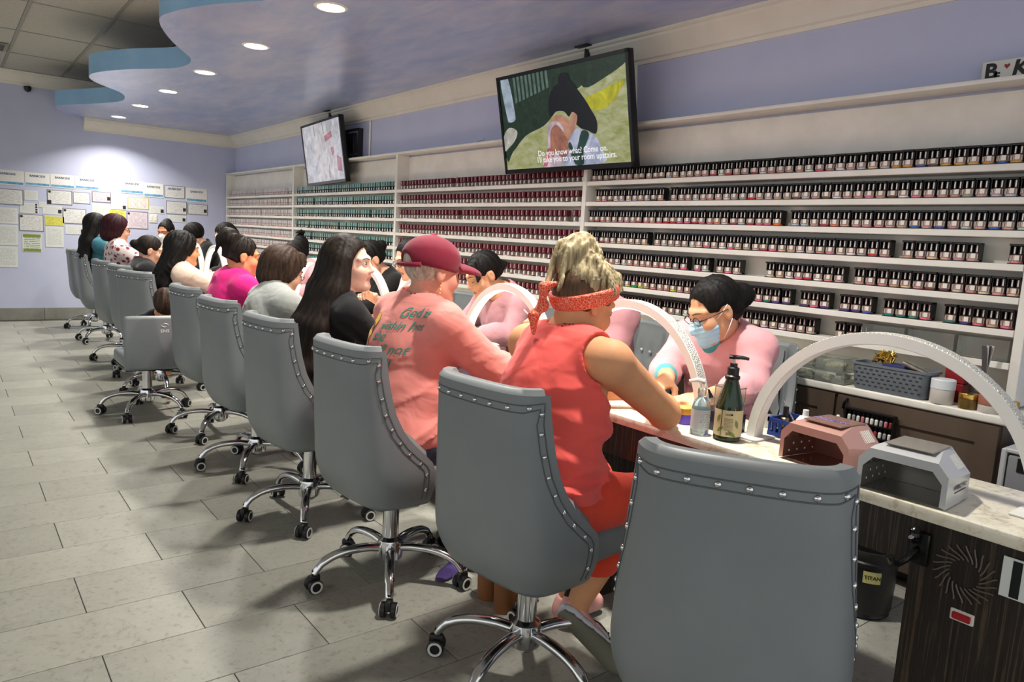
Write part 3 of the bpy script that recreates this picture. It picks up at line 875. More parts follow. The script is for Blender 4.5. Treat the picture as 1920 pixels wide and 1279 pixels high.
        if legs:
            for i in (0, 1):
                hp = J['pel']+lt*(0.085*g*sc if i == 0 else -0.085*g*sc)-s.U*0.015*sc
                s.legs.append([(hp, J['kn'][i], 0.088*g*sc, 0.060*sc), (J['kn'][i], J['kn'][i]*0.6+J['an'][i]*0.4, 0.060*sc, 0.056*sc), (J['kn'][i]*0.6+J['an'][i]*0.4, J['an'][i], 0.056*sc, 0.036*sc)])
                for q in s.legs[-1]: s.body.cone(*q, 0.03)
                ft = J['an'][i]+s.F*0.13*sc; ft[2] = 0.035; st = V3(J['an'][i][0], J['an'][i][1], 0.05)
                if 'ft%d' % i in J: ft = J['ft%d' % i]; st = J['an'][i]
                J.setdefault('toe', [None, None])[i] = ft
                s.body.cone(st, ft, 0.034*sc, 0.026*sc, 0.02)
        return s
    def hand(s, i, curl=0.5, d=None, nrm=None):
        wr, el = s.J['wr'][i], s.J['el'][i]; sc = s.sc
        hd = s.J.get('hd%d' % i)
        d = wr-el if hd is None else hd
        d = d/np.linalg.norm(d)
        n = s.J.get('hn%d' % i); n = V3(0, 0, 1) if n is None else n
        n = n-d*(n@d); n /= np.linalg.norm(n); lat = np.cross(n, d)       # back of hand normal, lateral
        th = lat*(1 if i == 1 else -1)                                     # thumb side
        B = s.body; M = np.stack([d, lat, n])
        B.cone(wr, wr+d*0.03*sc, 0.026*sc, 0.026*sc, 0.012)
        B.ell(wr+d*0.052*sc, V3(0.048, 0.040, 0.017)*sc, M, 0.015)
        for k, (o, L_) in enumerate(((0.030, 0.070), (0.010, 0.080), (-0.010, 0.075), (-0.029, 0.060))):
            p = wr+d*0.088*sc+th*o*sc; a = 0.0
            for sg in range(3):
                a += curl*(0.55+0.25*sg)
                dd = d*math.cos(a)-n*math.sin(a)+th*o*1.2*(1-curl*0.6)
                q = p+dd*L_*sc*(0.45, 0.32, 0.23)[sg]
                B.cone(p, q, (0.0092-0.0008*sg)*sc, (0.0086-0.0010*sg)*sc, 0.005); p = q
        p = wr+d*0.028*sc+th*0.028*sc
        for sg in range(3):
            dd = d*(0.55+0.2*sg)+th*(0.75-0.35*sg)-n*(0.25+0.2*curl)
            dd /= np.linalg.norm(dd); q = p+dd*(0.036, 0.030, 0.024)[sg]*sc
            B.cone(p, q, (0.0135-0.0015*sg)*sc, (0.012-0.0018*sg)*sc, 0.008); p = q
        c = wr+d*0.09*sc
        B.fine.append((c-0.11*sc, c+0.11*sc, max(0.0055, s.hstep)))
    def face(s, ears=True, eyes='closed', jaw=1.0):
        B = s.body; h = s.h; M = s.HM; k = s.hs
        B.cone(s.J['nk']-s.U*0.02, h(-0.022, 0, -0.055), 0.060*k*(0.6+0.4*s.g), 0.054*k, 0.03)
        B.ell(h(-0.018, 0, 0.032), V3(0.098, 0.076, 0.092)*k, M, 0.03)
        B.ell(h(0.030, 0, -0.038), V3(0.066, 0.058*jaw, 0.080)*k, M, 0.03)
        B.cone(h(0.0, 0.042*jaw, -0.06), h(0.062, 0.014, -0.098), 0.024*k, 0.020*k, 0.025)
        B.cone(h(0.0, -0.042*jaw, -0.06), h(0.062, -0.014, -0.098), 0.024*k, 0.020*k, 0.025)
        B.ell(h(0.080, 0, -0.098), V3(0.020, 0.020, 0.018)*k, M, 0.02)
        for q in (1, -1):
            B.ell(h(0.060, 0.037*q, -0.028), V3(0.030, 0.026, 0.028)*k, M, 0.02)
            B.cone(h(0.084, 0.012*q, 0.032), h(0.066, 0.050*q, 0.030), 0.013*k, 0.010*k, 0.016)
            B.ell(h(0.100, 0.033*q, 0.010), V3(0.018, 0.017, 0.011)*k, M, 0.014, True)
            B.ell(h(0.0765, 0.032*q, 0.010), V3(0.0135, 0.014, 0.0125)*k, M, 0.004)
            B.ell(h(0.097, 0.0105*q, -0.029), V3(0.009, 0.007, 0.007)*k, M, 0.008)
            if ears:
                B.ell(h(-0.012, 0.078*q, -0.004), V3(0.020, 0.010, 0.033)*k, M, 0.008)
                B.ell(h(-0.008, 0.090*q, -0.002), V3(0.011, 0.007, 0.019)*k, M, 0.005, True)
        B.cone(h(0.086, 0, 0.022), h(0.108, 0, -0.022), 0.008*k, 0.0105*k, 0.014)
        for u, r, f in ((-0.0575, 0.0055, 0.0885), (-0.0680, 0.0065, 0.0880)):
            B.cone(h(f, 0, u), h(f-0.016, 0.022, u+0.001), r*k, 0.004*k, 0.006); B.cone(h(f, 0, u), h(f-0.016, -0.022, u+0.001), r*k, 0.004*k, 0.006)
        c = s.hc; s.body.fine.append((c-0.145*k, c+0.14*k, s.hstep))
        s.eyes = eyes
        return s
    def build(s, base_z=0.0):
        lo = [s.o[0], s.o[1], base_z]
        s.org = np.array(lo)
        def mi(P):
            q = s.hl(P)
            d = ((q[:, 0]-0.092)/0.022)**2+(q[:, 1]/0.0235)**2+((q[:, 2]+0.0625)/0.0105)**2
            return (d < 1).astype(int)
        # the body mesh is the person; clothing and hair are its children
        ob = sdf_obj(s.name, s.body, s.step, [s.skin, s.lipm], None, s.org, mi)
        ob.location = s.org
        tag(ob, s.label, 'person', s.group)
        s.root = ob
        if s.eyes != 'none':
            for q in (1, -1):
                br = MB(); br.tube([s.h(0.0985, 0.012*q, 0.030)-s.org, s.h(0.093, 0.030*q, 0.036)-s.org, s.h(0.076, 0.050*q, 0.031)-s.org], [0.0016*s.hs, 0.0021*s.hs, 0.0009*s.hs], 6)
                br.build('eyebrow', M_lash, ob, smooth=3)
                if s.eyes == 'closed':
                    la = MB(); la.tube([s.h(0.0865, 0.020*q, 0.004)-s.org, s.h(0.0895, 0.032*q, 0.0015)-s.org, s.h(0.083, 0.045*q, 0.005)-s.org], [0.0010, 0.0017, 0.0010], 6)
                    la.build('eyelid_line', M_lash, ob, smooth=3)
                else:
                    ey = MB(); sp = [(0.0122*s.hs*math.cos(t), 0.0122*s.hs*math.sin(t)) for t in [PI*i/10-PI/2 for i in range(11)]]
                    ey.lathe(sp, 14, s.h(0.0795, 0.032*q, 0.010)-s.org, 0, cap=False)
                    e = ey.build('eye', M_eyewhite, ob, smooth=3)
                    ir = MB(); g_ = V3(*s.eyes) if not isinstance(s.eyes, str) else V3(1, 0, 0); g_ = g_/np.linalg.norm(g_)
                    c = s.h(0.0795, 0.032*q, 0.010)+(s.HM[0]*g_[0]+s.HM[1]*g_[1]+s.HM[2]*g_[2])*0.0078*s.hs
                    ir.lathe([(0.0060*s.hs*math.cos(t), 0.0060*s.hs*math.sin(t)) for t in [PI*i/8-PI/2 for i in range(9)]], 12, c-s.org, 0, cap=False)
                    ir.build('iris', M_iris, e, smooth=3)
                    la = MB(); la.tube([s.h(0.0885, 0.018*q, 0.014)-s.org, s.h(0.0915, 0.031*q, 0.0195)-s.org, s.h(0.083, 0.046*q, 0.014)-s.org], [0.0008, 0.0015, 0.0009], 6)
                    la.build('eyelash', M_lash, ob, smooth=3)
        return s
    def wear(s, name, m, off=0.013, sleeve=1.0, neck_r=0.072, neck_drop=0.0, hem=0.47, folds=0.004, step=None, loose=0.0, tank=False, label=None, extra=None, seed=0.0):
        T = s.torso.copy(off+loose*0.5)
        sc = s.sc
        if not tank:
            for i in (0, 1):
                u, f1, f2 = s.arms[i]
                if sleeve >= 1:
                    t = min(1.0, sleeve-1)
                    T.cone(u[1], u[2], u[3]+off, u[4]+off+loose*0.6, 0.03); T.cone(f1[1], f1[2], f1[3]+off+loose*0.5, f1[4]+off+loose*0.4, 0.02)
                    e = f2[1]*(1-t)+f2[2]*t; T.cone(f2[1], e, f2[3]+off+loose*0.4, f2[4]+(f2[3]-f2[4])*(1-t)+off, 0.02)
                else:
                    e = u[1]*(1-sleeve)+u[2]*sleeve; T.cone(u[1], e, u[3]+off+0.004, u[4]+off+0.012, 0.03)
        if extra: extra(T)
        nd = s.hc-s.J['nk']; nd = nd/np.linalg.norm(nd)
        T.cone(s.J['nk']-nd*(0.005+neck_drop), s.J['nk']+nd*0.2, neck_r*sc, neck_r*sc*1.15, 0.008, True)
        if tank:
            for i in (0, 1):
                u = s.arms[i][0]; ax = u[2]-u[1]; ax = ax/np.linalg.norm(ax)
                T.cone(u[1]+s.U*0.012, u[1]+ax*0.10, 0.068*s.ag*sc, 0.074*s.ag*sc, 0.008, True); T.cone(u[1]+ax*0.10, u[1]+ax*0.30, 0.074*s.ag*sc, 0.074*s.ag*sc, 0.008, True)
        pl = s.J['pel']; T.cut(V3(pl[0], pl[1], hem), (0, 0, -1))
        o = s.o; F, L = s.F, s.L
        def disp(x, y, z):
            a = (x-o[0])*F[0]+(y-o[1])*F[1]; b = (x-o[0])*L[0]+(y-o[1])*L[1]
            w1 = 1-np.abs(np.sin(z*21+1.5*np.sin(b*8+seed)+1.9*np.sin(a*6+1.3*seed)+5*np.abs(b)))
            w2 = 1-np.abs(np.sin(z*16+b*17*np.sign(b)+1.8*np.sin(a*11+seed*2)+2.0*np.sin(z*9+b*5)+seed))
            w3 = np.sin(z*34+3*np.sin(b*14+seed)+2*np.sin(a*17))
            low = np.clip((1.06-z)*2.4, 0.2, 1.0)*(0.55+0.45*np.sin(b*9+z*6+seed*3)**2)
            return -folds*low*(0.9*w1**4+0.7*w2**5+0.18*w3-0.15)
        if folds: T.disp = disp
        c = sdf_obj(name, T, step or s.step*0.9, m, s.root, s.org)
        s.top = T
        if label: c['label'] = label
        return c
    def trousers(s, name, m, off=0.012, hem=0.10, step=None, label=None):
        T = Sdf(); T.p = [q for q in s.torso.copy(off).p[:2]]
        for lg_ in s.legs:
            for a, b, ra, rb in lg_: T.cone(a, b, ra+off, rb+off+0.006, 0.03)
        nk, pl = s.J['nk'], s.J['pel']
        T.cut(pl+(nk-pl)*0.14, s.U-0.25*s.F); T.cut(V3(0, 0, hem), (0, 0, -1))
        c = sdf_obj(name, T, step or s.step, m, s.root, s.org)
        if label: c['label'] = label
        return c
    def shoes(s, m, sole=None, name='shoe', which=(0, 1)):
        for i in which:
            a, t = s.J['an'][i], s.J['toe'][i]; S = Sdf()
            d = (t-a); d[2] = 0; d /= np.linalg.norm(d)
            S.cone(V3(a[0], a[1], 0.05)-d*0.02, V3(t[0], t[1], 0.042), 0.043*s.sc, 0.036*s.sc, 0.02)
            S.cone(V3(a[0], a[1], 0.05), V3(a[0], a[1], 0.09*s.sc), 0.042*s.sc, 0.044*s.sc, 0.02)
            S.cut((0, 0, 0.003), (0, 0, -1)); S.cut((0, 0, 0.10*s.sc), (0, 0, 1))
            def mi(P): return (P[:, 2] < 0.022).astype(int)
            sdf_obj(name, S, s.step*0.8, [m, sole or m], s.root, s.org, mi)
    def hair(s, m, fn, name='hair', step=0.007, carve=True, ears=True, disp=None, base=True, more=None):
        S = Sdf(); h = s.h; M = s.HM; k = s.hs
        if base: S.ell(h(-0.022, 0, 0.036), (V3(0.105, 0.084, 0.100) if ears else V3(0.110, 0.091, 0.105))*k, M, 0.02)
        fn(S, h, M, k)
        if carve:
            S.ell(h(0.110, 0, -0.036), V3(0.086, 0.086, 0.128)*k, M, 0.012, True)
            for c_, r_ in (more or ()): S.ell(h(*c_), V3(*r_)*k, M, 0.012, True)
        if ears:
            for q in (1, -1):
                S.ell(h(0.0, 0.092*q, -0.012), V3(0.034, 0.030, 0.042)*k, M, 0.012, True); S.ell(h(0.048, 0.075*q, -0.062), V3(0.062, 0.050, 0.078)*k, M, 0.012, True)
        S.disp = disp
        return sdf_obj(name, S, step, m, s.root, s.org)
def strands(s, amp=0.004, fr=95, zf=10):
    o, M = s.hc, s.HM
    def d(x, y, z):
        q0 = (x-o[0])*M[0][0]+(y-o[1])*M[0][1]+(z-o[2])*M[0][2]; q1 = (x-o[0])*M[1][0]+(y-o[1])*M[1][1]+(z-o[2])*M[1][2]
        a = np.arctan2(q1, -q0)
        return amp*(np.sin(a*fr/6+zf*(z-o[2])*1.5)*0.6+np.sin(a*fr/2.7+7*np.sin((z-o[2])*zf))*0.4)
    return d
def glasses(s, m, r=0.021, lens=True):
    g = MB(); o = s.org
    for q in (1, -1):
        ring = [s.h(0.104-0.004*abs(math.sin(t)), 0.032*q+r*math.cos(t)*1.15, 0.004+r*math.sin(t)*0.85)-o for t in [2*PI*i/16 for i in range(16)]]
        g.tube(ring, 0.0016*s.hs, 6, closed=True)
        g.tube([s.h(0.102, (0.032+r*1.15)*q, 0.008)-o, s.h(0.06, 0.078*q, 0.012)-o, s.h(-0.01, 0.084*q, 0.010)-o, s.h(-0.022, 0.082*q, -0.006)-o], 0.0017*s.hs, 6)
    g.tube([s.h(0.105, 0.010, 0.008)-o, s.h(0.109, 0, 0.010)-o, s.h(0.105, -0.010, 0.008)-o], 0.0016*s.hs, 6)
    gl = g.build('glasses', m, s.root, smooth=3)
    return gl
def face_mask(s, m, mloop):
    S = Sdf(); h, M, k = s.h, s.HM, s.hs
    S.ell(h(0.034, 0, -0.046), V3(0.078, 0.066, 0.080)*k, M, 0.02); S.cone(h(0.10, 0, -0.012), h(0.115, 0, -0.035), 0.014*k, 0.016*k, 0.02); S.ell(h(0.085, 0, -0.098), V3(0.028, 0.028, 0.024)*k, M, 0.02)
    S.cut(h(0, 0, -0.004), M[2]-0.25*M[0]); S.cut(h(0.030, 0, 0), -M[0]-0.15*M[2]); S.cut(h(0.0, 0, -0.122), -M[2])
    o, H = s.hc, M
    S.disp = lambda x, y, z: 0.0016*np.sin(((x-o[0])*H[2][0]+(y-o[1])*H[2][1]+(z-o[2])*H[2][2])*330)
    sdf_obj('face_mask', S, 0.005, m, s.root, s.org)
    for q in (1, -1):
        for a, b in ((0.0, 0.028), (-0.085, -0.032)):
            MB().tube([h(0.035, 0.064*q, a-0.012)-s.org, h(0.01, 0.080*q, (a+b)/2-0.006)-s.org, h(-0.018, 0.084*q, b)-s.org], 0.0016, 6).build('ear_loop', mloop, s.root, smooth=3)
# ---------------------------------------------------------------- who sits where
LIGHT = ('skin_light', (226, 172, 144)); PALE = ('skin_pale', (236, 190, 168)); TAN = ('skin_tan', (222, 160, 116)); ROSY = ('skin_rosy', (220, 158, 136)); ASIAN = ('skin_warm', (216, 164, 128)); BROWN = ('skin_brown', (176, 120, 90))
H_BLACK = hair_mat('hair_black', (11, 10, 10), (25, 22, 21)); H_DARK = hair_mat('hair_dark_brown', (18, 14, 12), (44, 34, 28)); H_BROWN = hair_mat('hair_brown', (34, 24, 19), (74, 55, 43))
H_BURG = hair_mat('hair_burgundy', (28, 10, 15), (64, 24, 32)); H_BLOND = hair_mat('hair_blonde_streaked', (84, 64, 42), (220, 202, 158), 60); H_GREY = hair_mat('hair_grey', (150, 136, 120), (206, 194, 178)); H_UNDER = hair_mat('hair_undercut', (70, 54, 42), (120, 92, 70))
M_jean = cloth_mat('blue_denim', (74, 88, 112), 0.12, 18); M_darkp = cloth_mat('dark_trousers', (30, 30, 38)); M_mauve = cloth_mat('mauve_scrubs', (186, 138, 144)); M_pinks = cloth_mat('pink_scrubs', (228, 164, 168)); M_black_c = cloth_mat('black_cotton', (16, 16, 18), 0.1)
CG = 'customers seated along the table'; TG = 'technicians seated behind the table'
def bun(S, h, M, k, f=-0.12, u=0.06, r=0.045, r2=0.04): S.ell(h(f, 0, u), V3(r2, r, r2)*k, M, 0.02)
def nape(S, h, M, k, u=-0.058):  # hair drawn back from the nape
    S.ell(h(-0.062, 0, -0.022), V3(0.060, 0.070, 0.055)*k, M, 0.02)
    S.cut(h(0, 0, u), -M[2]-0.35*M[0])
def chain(S, pts, rad, flat=None, k=0.03):
    for a, b, ra, rb in zip(pts, pts[1:], rad, rad[1:]): S.cone(a, b, ra, rb, k)

# --- woman in the coral tank top
p = Person('person', 'woman in a coral sleeveless top with a blonde topknot and red bandana', (1.36, 1.63), 0.0, TAN, step=0.011, hstep=0.0048, girth=1.28, armg=1.22, group=CG)
p.head((1.555, 1.635, 1.158), -0.05, 0.42)
p.pose(pelvis=(0, 0, 0.60), neck=(0.135, 0.0, 1.045), shw=0.188, sh_drop=0.035, world={'el1': (1.835, 1.515, 0.812), 'wr1': (2.00, 1.70, 0.805), 'el0': (1.80, 1.93, 0.83), 'wr0': (2.00, 1.81, 0.805), 'kn1': (1.72, 1.50, 0.555), 'an1': (1.575, 1.605, 0.16), 'ft1': (1.615, 1.455, 0.055), 'an0': (1.72, 1.78, 0.09)}, curl=0.35)
p.face(); p.build()
def rolls(T):
    a, b = p.J['pel'], p.J['nk']
    for t_, rf, rl, ru, k_ in ((0.50, 0.160, 0.214, 0.070, 0.022), (0.27, 0.172, 0.232, 0.068, 0.016), (0.06, 0.178, 0.242, 0.066, 0.018)):
        T.ell(a*(1-t_)+b*t_+p.F*0.02, V3(rf, rl, ru), p.TM, k_)
M_coral = cloth_mat('coral_cotton', (236, 92, 84), 0.05)
p.wear('tank_top', M_coral, 0.013, tank=True, neck_r=0.078, hem=0.615, folds=0.018, step=0.0075, seed=1.0, extra=rolls)
p.trousers('shorts', cloth_mat('orange_red_shorts', (226, 72, 48), 0.05), 0.005, hem=0.30)
p.hair(H_UNDER, lambda S, h, M, k: S.cut(h(-0.02, 0, -0.085), -M[2]-0.25*M[0]), 'undercut', carve=True)
def top(S, h, M, k):
    S.ell(h(-0.015, 0, 0.062), V3(0.108, 0.091, 0.088)*k, M, 0.02)
    S.ell(h(-0.098, 0.008, 0.128), V3(0.044, 0.050, 0.064)*k, M, 0.02); S.ell(h(-0.120, 0.016, 0.105), V3(0.034, 0.040, 0.06)*k, M, 0.015)
    S.cone(h(-0.045, -0.01, 0.150), h(-0.08, 0.0, 0.165), 0.026, 0.030, 0.02)
    S.cone(h(-0.145, 0.03, 0.13), h(-0.142, 0.02, -0.01), 0.016, 0.008, 0.012); S.cone(h(-0.14, -0.01, 0.12), h(-0.135, -0.03, -0.01), 0.014, 0.006, 0.012)
    S.cone(h(-0.07, -0.05, 0.12), h(0.02, -0.078, 0.05), 0.018, 0.014, 0.02); S.cone(h(0.06, -0.03, 0.12), h(0.105, -0.045, 0.05), 0.016, 0.008, 0.02)
    S.cone(h(0.06, 0.03, 0.13), h(0.105, 0.035, 0.05), 0.02, 0.008, 0.02)
    S.cut(h(-0.02, 0, 0.0), -M[2]+0.8*M[0])
p.hair(H_BLOND, top, 'topknot', disp=strands(p, 0.0035, 230, 16), step=0.0052, base=False)
def band(S, h, M, k):
    S.ell(h(-0.020, 0, 0.038), V3(0.119, 0.100, 0.112)*k, M, 0.01)
    S.cut(h(-0.02, 0, 0.048), M[2]-0.80*M[0]); S.cut(h(-0.02, 0, -0.012), -M[2]+0.80*M[0])
def bandana_mat():
    m = mat('red_bandana', (222, 62, 44), 0.8); nt, N, L, b = nodes_of(m)
    v = N.new('ShaderNodeTexVoronoi'); v.feature = 'DISTANCE_TO_EDGE'; v.inputs['Scale'].default_value = 130
    L.new(coord(nt, 'Object'), v.inputs['Vector'])
    L.new(ramp(nt, v.outputs['Distance'], [(0.0, (244, 200, 176)), (0.03, (240, 170, 140)), (0.07, (232, 76, 44)), (1.0, (224, 62, 38))]), b.inputs['Base Color'])
    return m
M_band = bandana_mat()
bo = p.hair(M_band, band, 'bandana', carve=True, ears=False, step=0.006, base=False)
S = Sdf(); h = p.h
S.ell(h(-0.132, 0.012, -0.066), V3(0.018, 0.020, 0.020), p.HM, 0.01)
S.cone(h(-0.136, 0.014, -0.062), h(-0.158, 0.010, -0.015), 0.010, 0.014, 0.01); S.cone(h(-0.158, 0.010, -0.015), h(-0.130, -0.020, 0.015), 0.014, 0.006, 0.01)
S.cone(h(-0.136, 0.010, -0.07), h(-0.150, 0.012, -0.105), 0.010, 0.016, 0.01); S.cone(h(-0.150, 0.012, -0.105), h(-0.120, 0.02, -0.150), 0.016, 0.007, 0.01)
sdf_obj('knot', S, 0.0055, M_band, p.root, p.org)
# her pink and white trainer, heel up on the chair base
S = Sdf(); a = V3(1.565, 1.60, 0.155); d = V3(0.05, -0.16, -0.105); S.cone(a, a+d, 0.042, 0.034, 0.02); S.cone(a+V3(0, 0.0, 0.0), a+V3(0.035, 0.015, 0.045), 0.040, 0.042, 0.02)
sn = V3(-0.78, -0.30, -0.30); sn /= np.linalg.norm(sn)
for nm, lo_, hi_, m_ in (('trainer_sole', 0.022, None, mat('trainer_sole', (118, 116, 98), 0.7)), ('trainer_side', 0.004, 0.0225, mat('trainer_white', (206, 206, 210), 0.6)), ('trainer_upper', None, 0.0045, mat('trainer_pink', (226, 166, 158), 0.6))):
    Q = Sdf(); Q.p = list(S.p)
    if lo_ is not None: Q.cut(a+sn*lo_, -sn)
    if hi_ is not None: Q.cut(a+sn*hi_, sn)
    sdf_obj(nm, Q, 0.007, m_, p.root, p.org)
S = Sdf(); S.cone(a+V3(0.03, 0.012, 0.04), a+V3(0.052, 0.01, 0.085), 0.043, 0.041, 0.01); S.cut(a+V3(0, 0, 0.10), (0, 0, 1)); sdf_obj('sock', S, 0.007, M_black_c, p.root, p.org)
p.shoes(mat('trainer_pink', (226, 166, 158), 0.6), mat('trainer_white', (206, 206, 210), 0.6), 'trainer', (0,))

# --- person in the maroon cap
p = Person('person', 'person in a maroon cap and salmon long-sleeved shirt with teal lettering', (1.34, 2.41), 0.0, ROSY, step=0.011, hstep=0.0048, girth=1.24, armg=1.2, group=CG)
p.head((1.475, 2.385, 1.205), -0.04, 0.12)
p.pose(pelvis=(0, 0, 0.60), neck=(0.095, 0.01, 1.07), shw=0.178, sh_drop=0.045, world={'el1': (1.66, 2.20, 0.835), 'wr1': (1.88, 2.45, 0.825), 'el0': (1.70, 2.70, 0.84), 'wr0': (1.95, 2.60, 0.825)}, curl=0.3)
p.face(); p.build()
M_salmon = cloth_mat('salmon_cotton', (232, 144, 134), 0.04)
p.wear('shirt', M_salmon, 0.014, sleeve=1.92, neck_r=0.074, hem=0.575, folds=0.017, step=0.0075, loose=0.012, seed=2.2)
p.trousers('jeans', M_jean, 0.006); p.shoes(M_black)
p.hair(H_GREY, lambda S, h, M, k: (S.cut(h(-0.02, 0, -0.07), -M[2]-0.2*M[0]), S.cut(h(0, 0, 0.055), M[2])), 'hair', carve=True)
M_maroon = cloth_mat('maroon_twill', (126, 32, 52), 0.08, wrinkle=0.12)
S = Sdf(); h, M = p.h, p.HM
S.ell(h(-0.018, 0, 0.046), V3(0.118, 0.099, 0.090), M, 0.01); S.ell(h(-0.02, 0, 0.139), V3(0.012, 0.012, 0.006), M, 0.004)
S.ell(h(-0.14, 0, 0.018), V3(0.045, 0.042, 0.036), M, 0.006, True)
S.cut(h(-0.02, 0, 0.012), -M[2]-0.06*M[0])
cp_ = sdf_obj('cap', S, 0.006, M_maroon, p.root, p.org)
S = Sdf(); S.ell(h(0.088, 0, 0.014), V3(0.118, 0.086, 0.036), M, 0.01); S.ell(h(0.080, 0, -0.002), V3(0.130, 0.092, 0.036), M, 0.004, True); S.cut(h(0.070, 0, 0), -M[0])
br = sdf_obj('cap_brim', S, 0.006, M_maroon, cp_, (0, 0, 0)); br.location = -Vector(p.org)
MB().tube([h(-0.100, 0.075, 0.018)-p.org, h(-0.128, 0.045, 0.012)-p.org, h(-0.137, 0.0, 0.010)-p.org, h(-0.128, -0.045, 0.012)-p.org, h(-0.100, -0.075, 0.018)-p.org], 0.009, 8, flat=1.0).build('cap_strap', M_maroon, cp_, smooth=3)
for l, u in ((-0.089, -0.048), (-0.090, -0.062), (-0.091, -0.076)):
    MB().lathe([(0, -0.005), (0.004, 0), (0, 0.005)], 8, h(-0.012, l, u)-p.org).build('earring', M_gold, p.root)
def on_back(T, P):      # slides points along +x onto the shirt
    P = np.array(P, float)
    for _ in range(60): P[:, 0] += np.clip(T.at(P)+T.disp(P[:, 0], P[:, 1], P[:, 2])-0.0028, -0.02, 0.04)*0.7
    return P
lt = MB()
for txt, y, z, sz in (('God is', 2.350, 1.040, 0.050), ('within her', 2.415, 0.988, 0.044), ('she', 2.440, 0.944, 0.054), ('will not', 2.420, 0.900, 0.050), ('fall', 2.385, 0.845, 0.058)):
    V, F_ = text_mesh(txt, sz, shear=0.35, bold=0.0005)
    P = on_back(p.top, [(1.02, y-q[0], z+q[1]+0.08*q[0]) for q in V]); lt.add(P-p.org, F_)
lt.build('lettering', mat('teal_print', (70, 150, 132), 0.7), p.root, smooth=0)
fl_ = MB()
for (y, z, r_, mi_) in ((2.475, 1.020, 0.024, 0), (2.485, 0.990, 0.016, 1), (2.500, 0.965, 0.026, 0), (2.510, 0.925, 0.026, 2), (2.515, 0.885, 0.026, 2)):
    n_ = 10; V = [(1.02, y+r_*math.cos(2*PI*i/n_)*(1+0.2*(i % 2)), z+r_*math.sin(2*PI*i/n_)*(1+0.2*(i % 2))) for i in range(n_)]
    fl_.add(on_back(p.top, V)-p.org, [tuple(range(n_))], mi_)
fl_.build('flower_print', [mat('print_yellow', (232, 190, 92), 0.7), mat('print_brown', (124, 76, 44), 0.7), mat('print_tan', (188, 158, 120), 0.7)], p.root, smooth=0)

# --- woman with long straight dark hair, looking over her shoulder
p = Person('person', 'smiling woman with long straight dark hair in a black tee', (1.335, 3.19), -0.06, PALE, (206, 128, 120), step=0.012, hstep=0.0045, girth=0.98, armg=0.95, group=CG)
p.head((1.505, 3.175, 1.187), -0.74, 0.0, 0.05)
p.pose(pelvis=(0, 0, 0.60), neck=(0.115, 0, 1.04), shw=0.165, sh_drop=0.075, world={'el1': (1.62, 2.98, 0.80), 'wr1': (1.90, 3.12, 0.795), 'el0': (1.72, 3.42, 0.81), 'wr0': (1.96, 3.28, 0.795)}, curl=0.3)
p.face(ears=False, eyes=(0.95, -0.25, 0.03), jaw=1.14); p.build()
p.wear('tee', M_black_c, 0.013, sleeve=0.5, neck_r=0.08, hem=0.56, folds=0.004, step=0.011)
p.trousers('trousers', M_darkp); p.shoes(M_black)
def lng(S, h, M, k):
    S.ell(h(-0.03, 0, 0.03), V3(0.110, 0.098, 0.110), M, 0.02)
    for q, w_ in ((1, 1.0), (-1, 1.0)): S.cone(h(-0.01, 0.078*q, 0.02), h(-0.02, 0.092*q, -0.13), 0.034, 0.032, 0.03)
    for dy in (-0.085, -0.03, 0.03, 0.085):
        chain(S, [V3(1.45, 3.20+dy*0.7, 1.20), V3(1.405, 3.20+dy, 1.06), V3(1.325, 3.19+dy*1.15, 0.90), V3(1.265, 3.17+dy*1.05, 0.72), V3(1.262, 3.15+dy*0.9, 0.58)], [0.060, 0.058, 0.050, 0.040, 0.015])
p.hair(H_DARK, lng, 'hair', ears=False, disp=strands(p, 0.0035, 120, 6), step=0.008, more=[((0.080, 0, -0.03), (0.080, 0.098, 0.115))])

# --- woman in the light grey sweater
p = Person('person', 'woman with a short brown bob and glasses in a light grey sweater', (1.355, 3.99), 0.0, LIGHT, step=0.013, hstep=0.0055, girth=1.15, armg=1.15, group=CG)
p.head((1.525, 4.065, 1.092), -0.12, 0.32)
p.pose(pelvis=(0, 0, 0.59), neck=(0.105, 0.04, 0.965), shw=0.178, sh_drop=0.04, world={'el1': (1.66, 3.82, 0.82), 'wr1': (1.90, 3.98, 0.83)}, curl=0.3)
p.face(ears=False); p.build()
p.wear('sweater', cloth_mat('grey_melange', (150, 152, 148), 0.035, 40), 0.018, sleeve=1.9, neck_r=0.07, hem=0.55, folds=0.014, loose=0.012, seed=3.1)
p.trousers('trousers', M_darkp); p.shoes(mat('red_shoe', (150, 34, 48), 0.6))
def bob(S, h, M, k):
    S.ell(h(-0.028, 0, 0.030), V3(0.122, 0.108, 0.122)*k, M, 0.02); S.ell(h(-0.06, 0, -0.045), V3(0.080, 0.098, 0.075)*k, M, 0.03)
    S.cone(h(0.06, 0.0, 0.105), h(0.095, -0.045, 0.045), 0.030*k, 0.022*k, 0.02); S.cone(h(0.06, 0.0, 0.105), h(0.095, 0.045, 0.045), 0.030*k, 0.022*k, 0.02)
p.hair(H_BROWN, bob, 'hair', ears=False, disp=strands(p, 0.004, 100, 9)); glasses(p, mat('wine_frame', (92, 40, 60), 0.4))

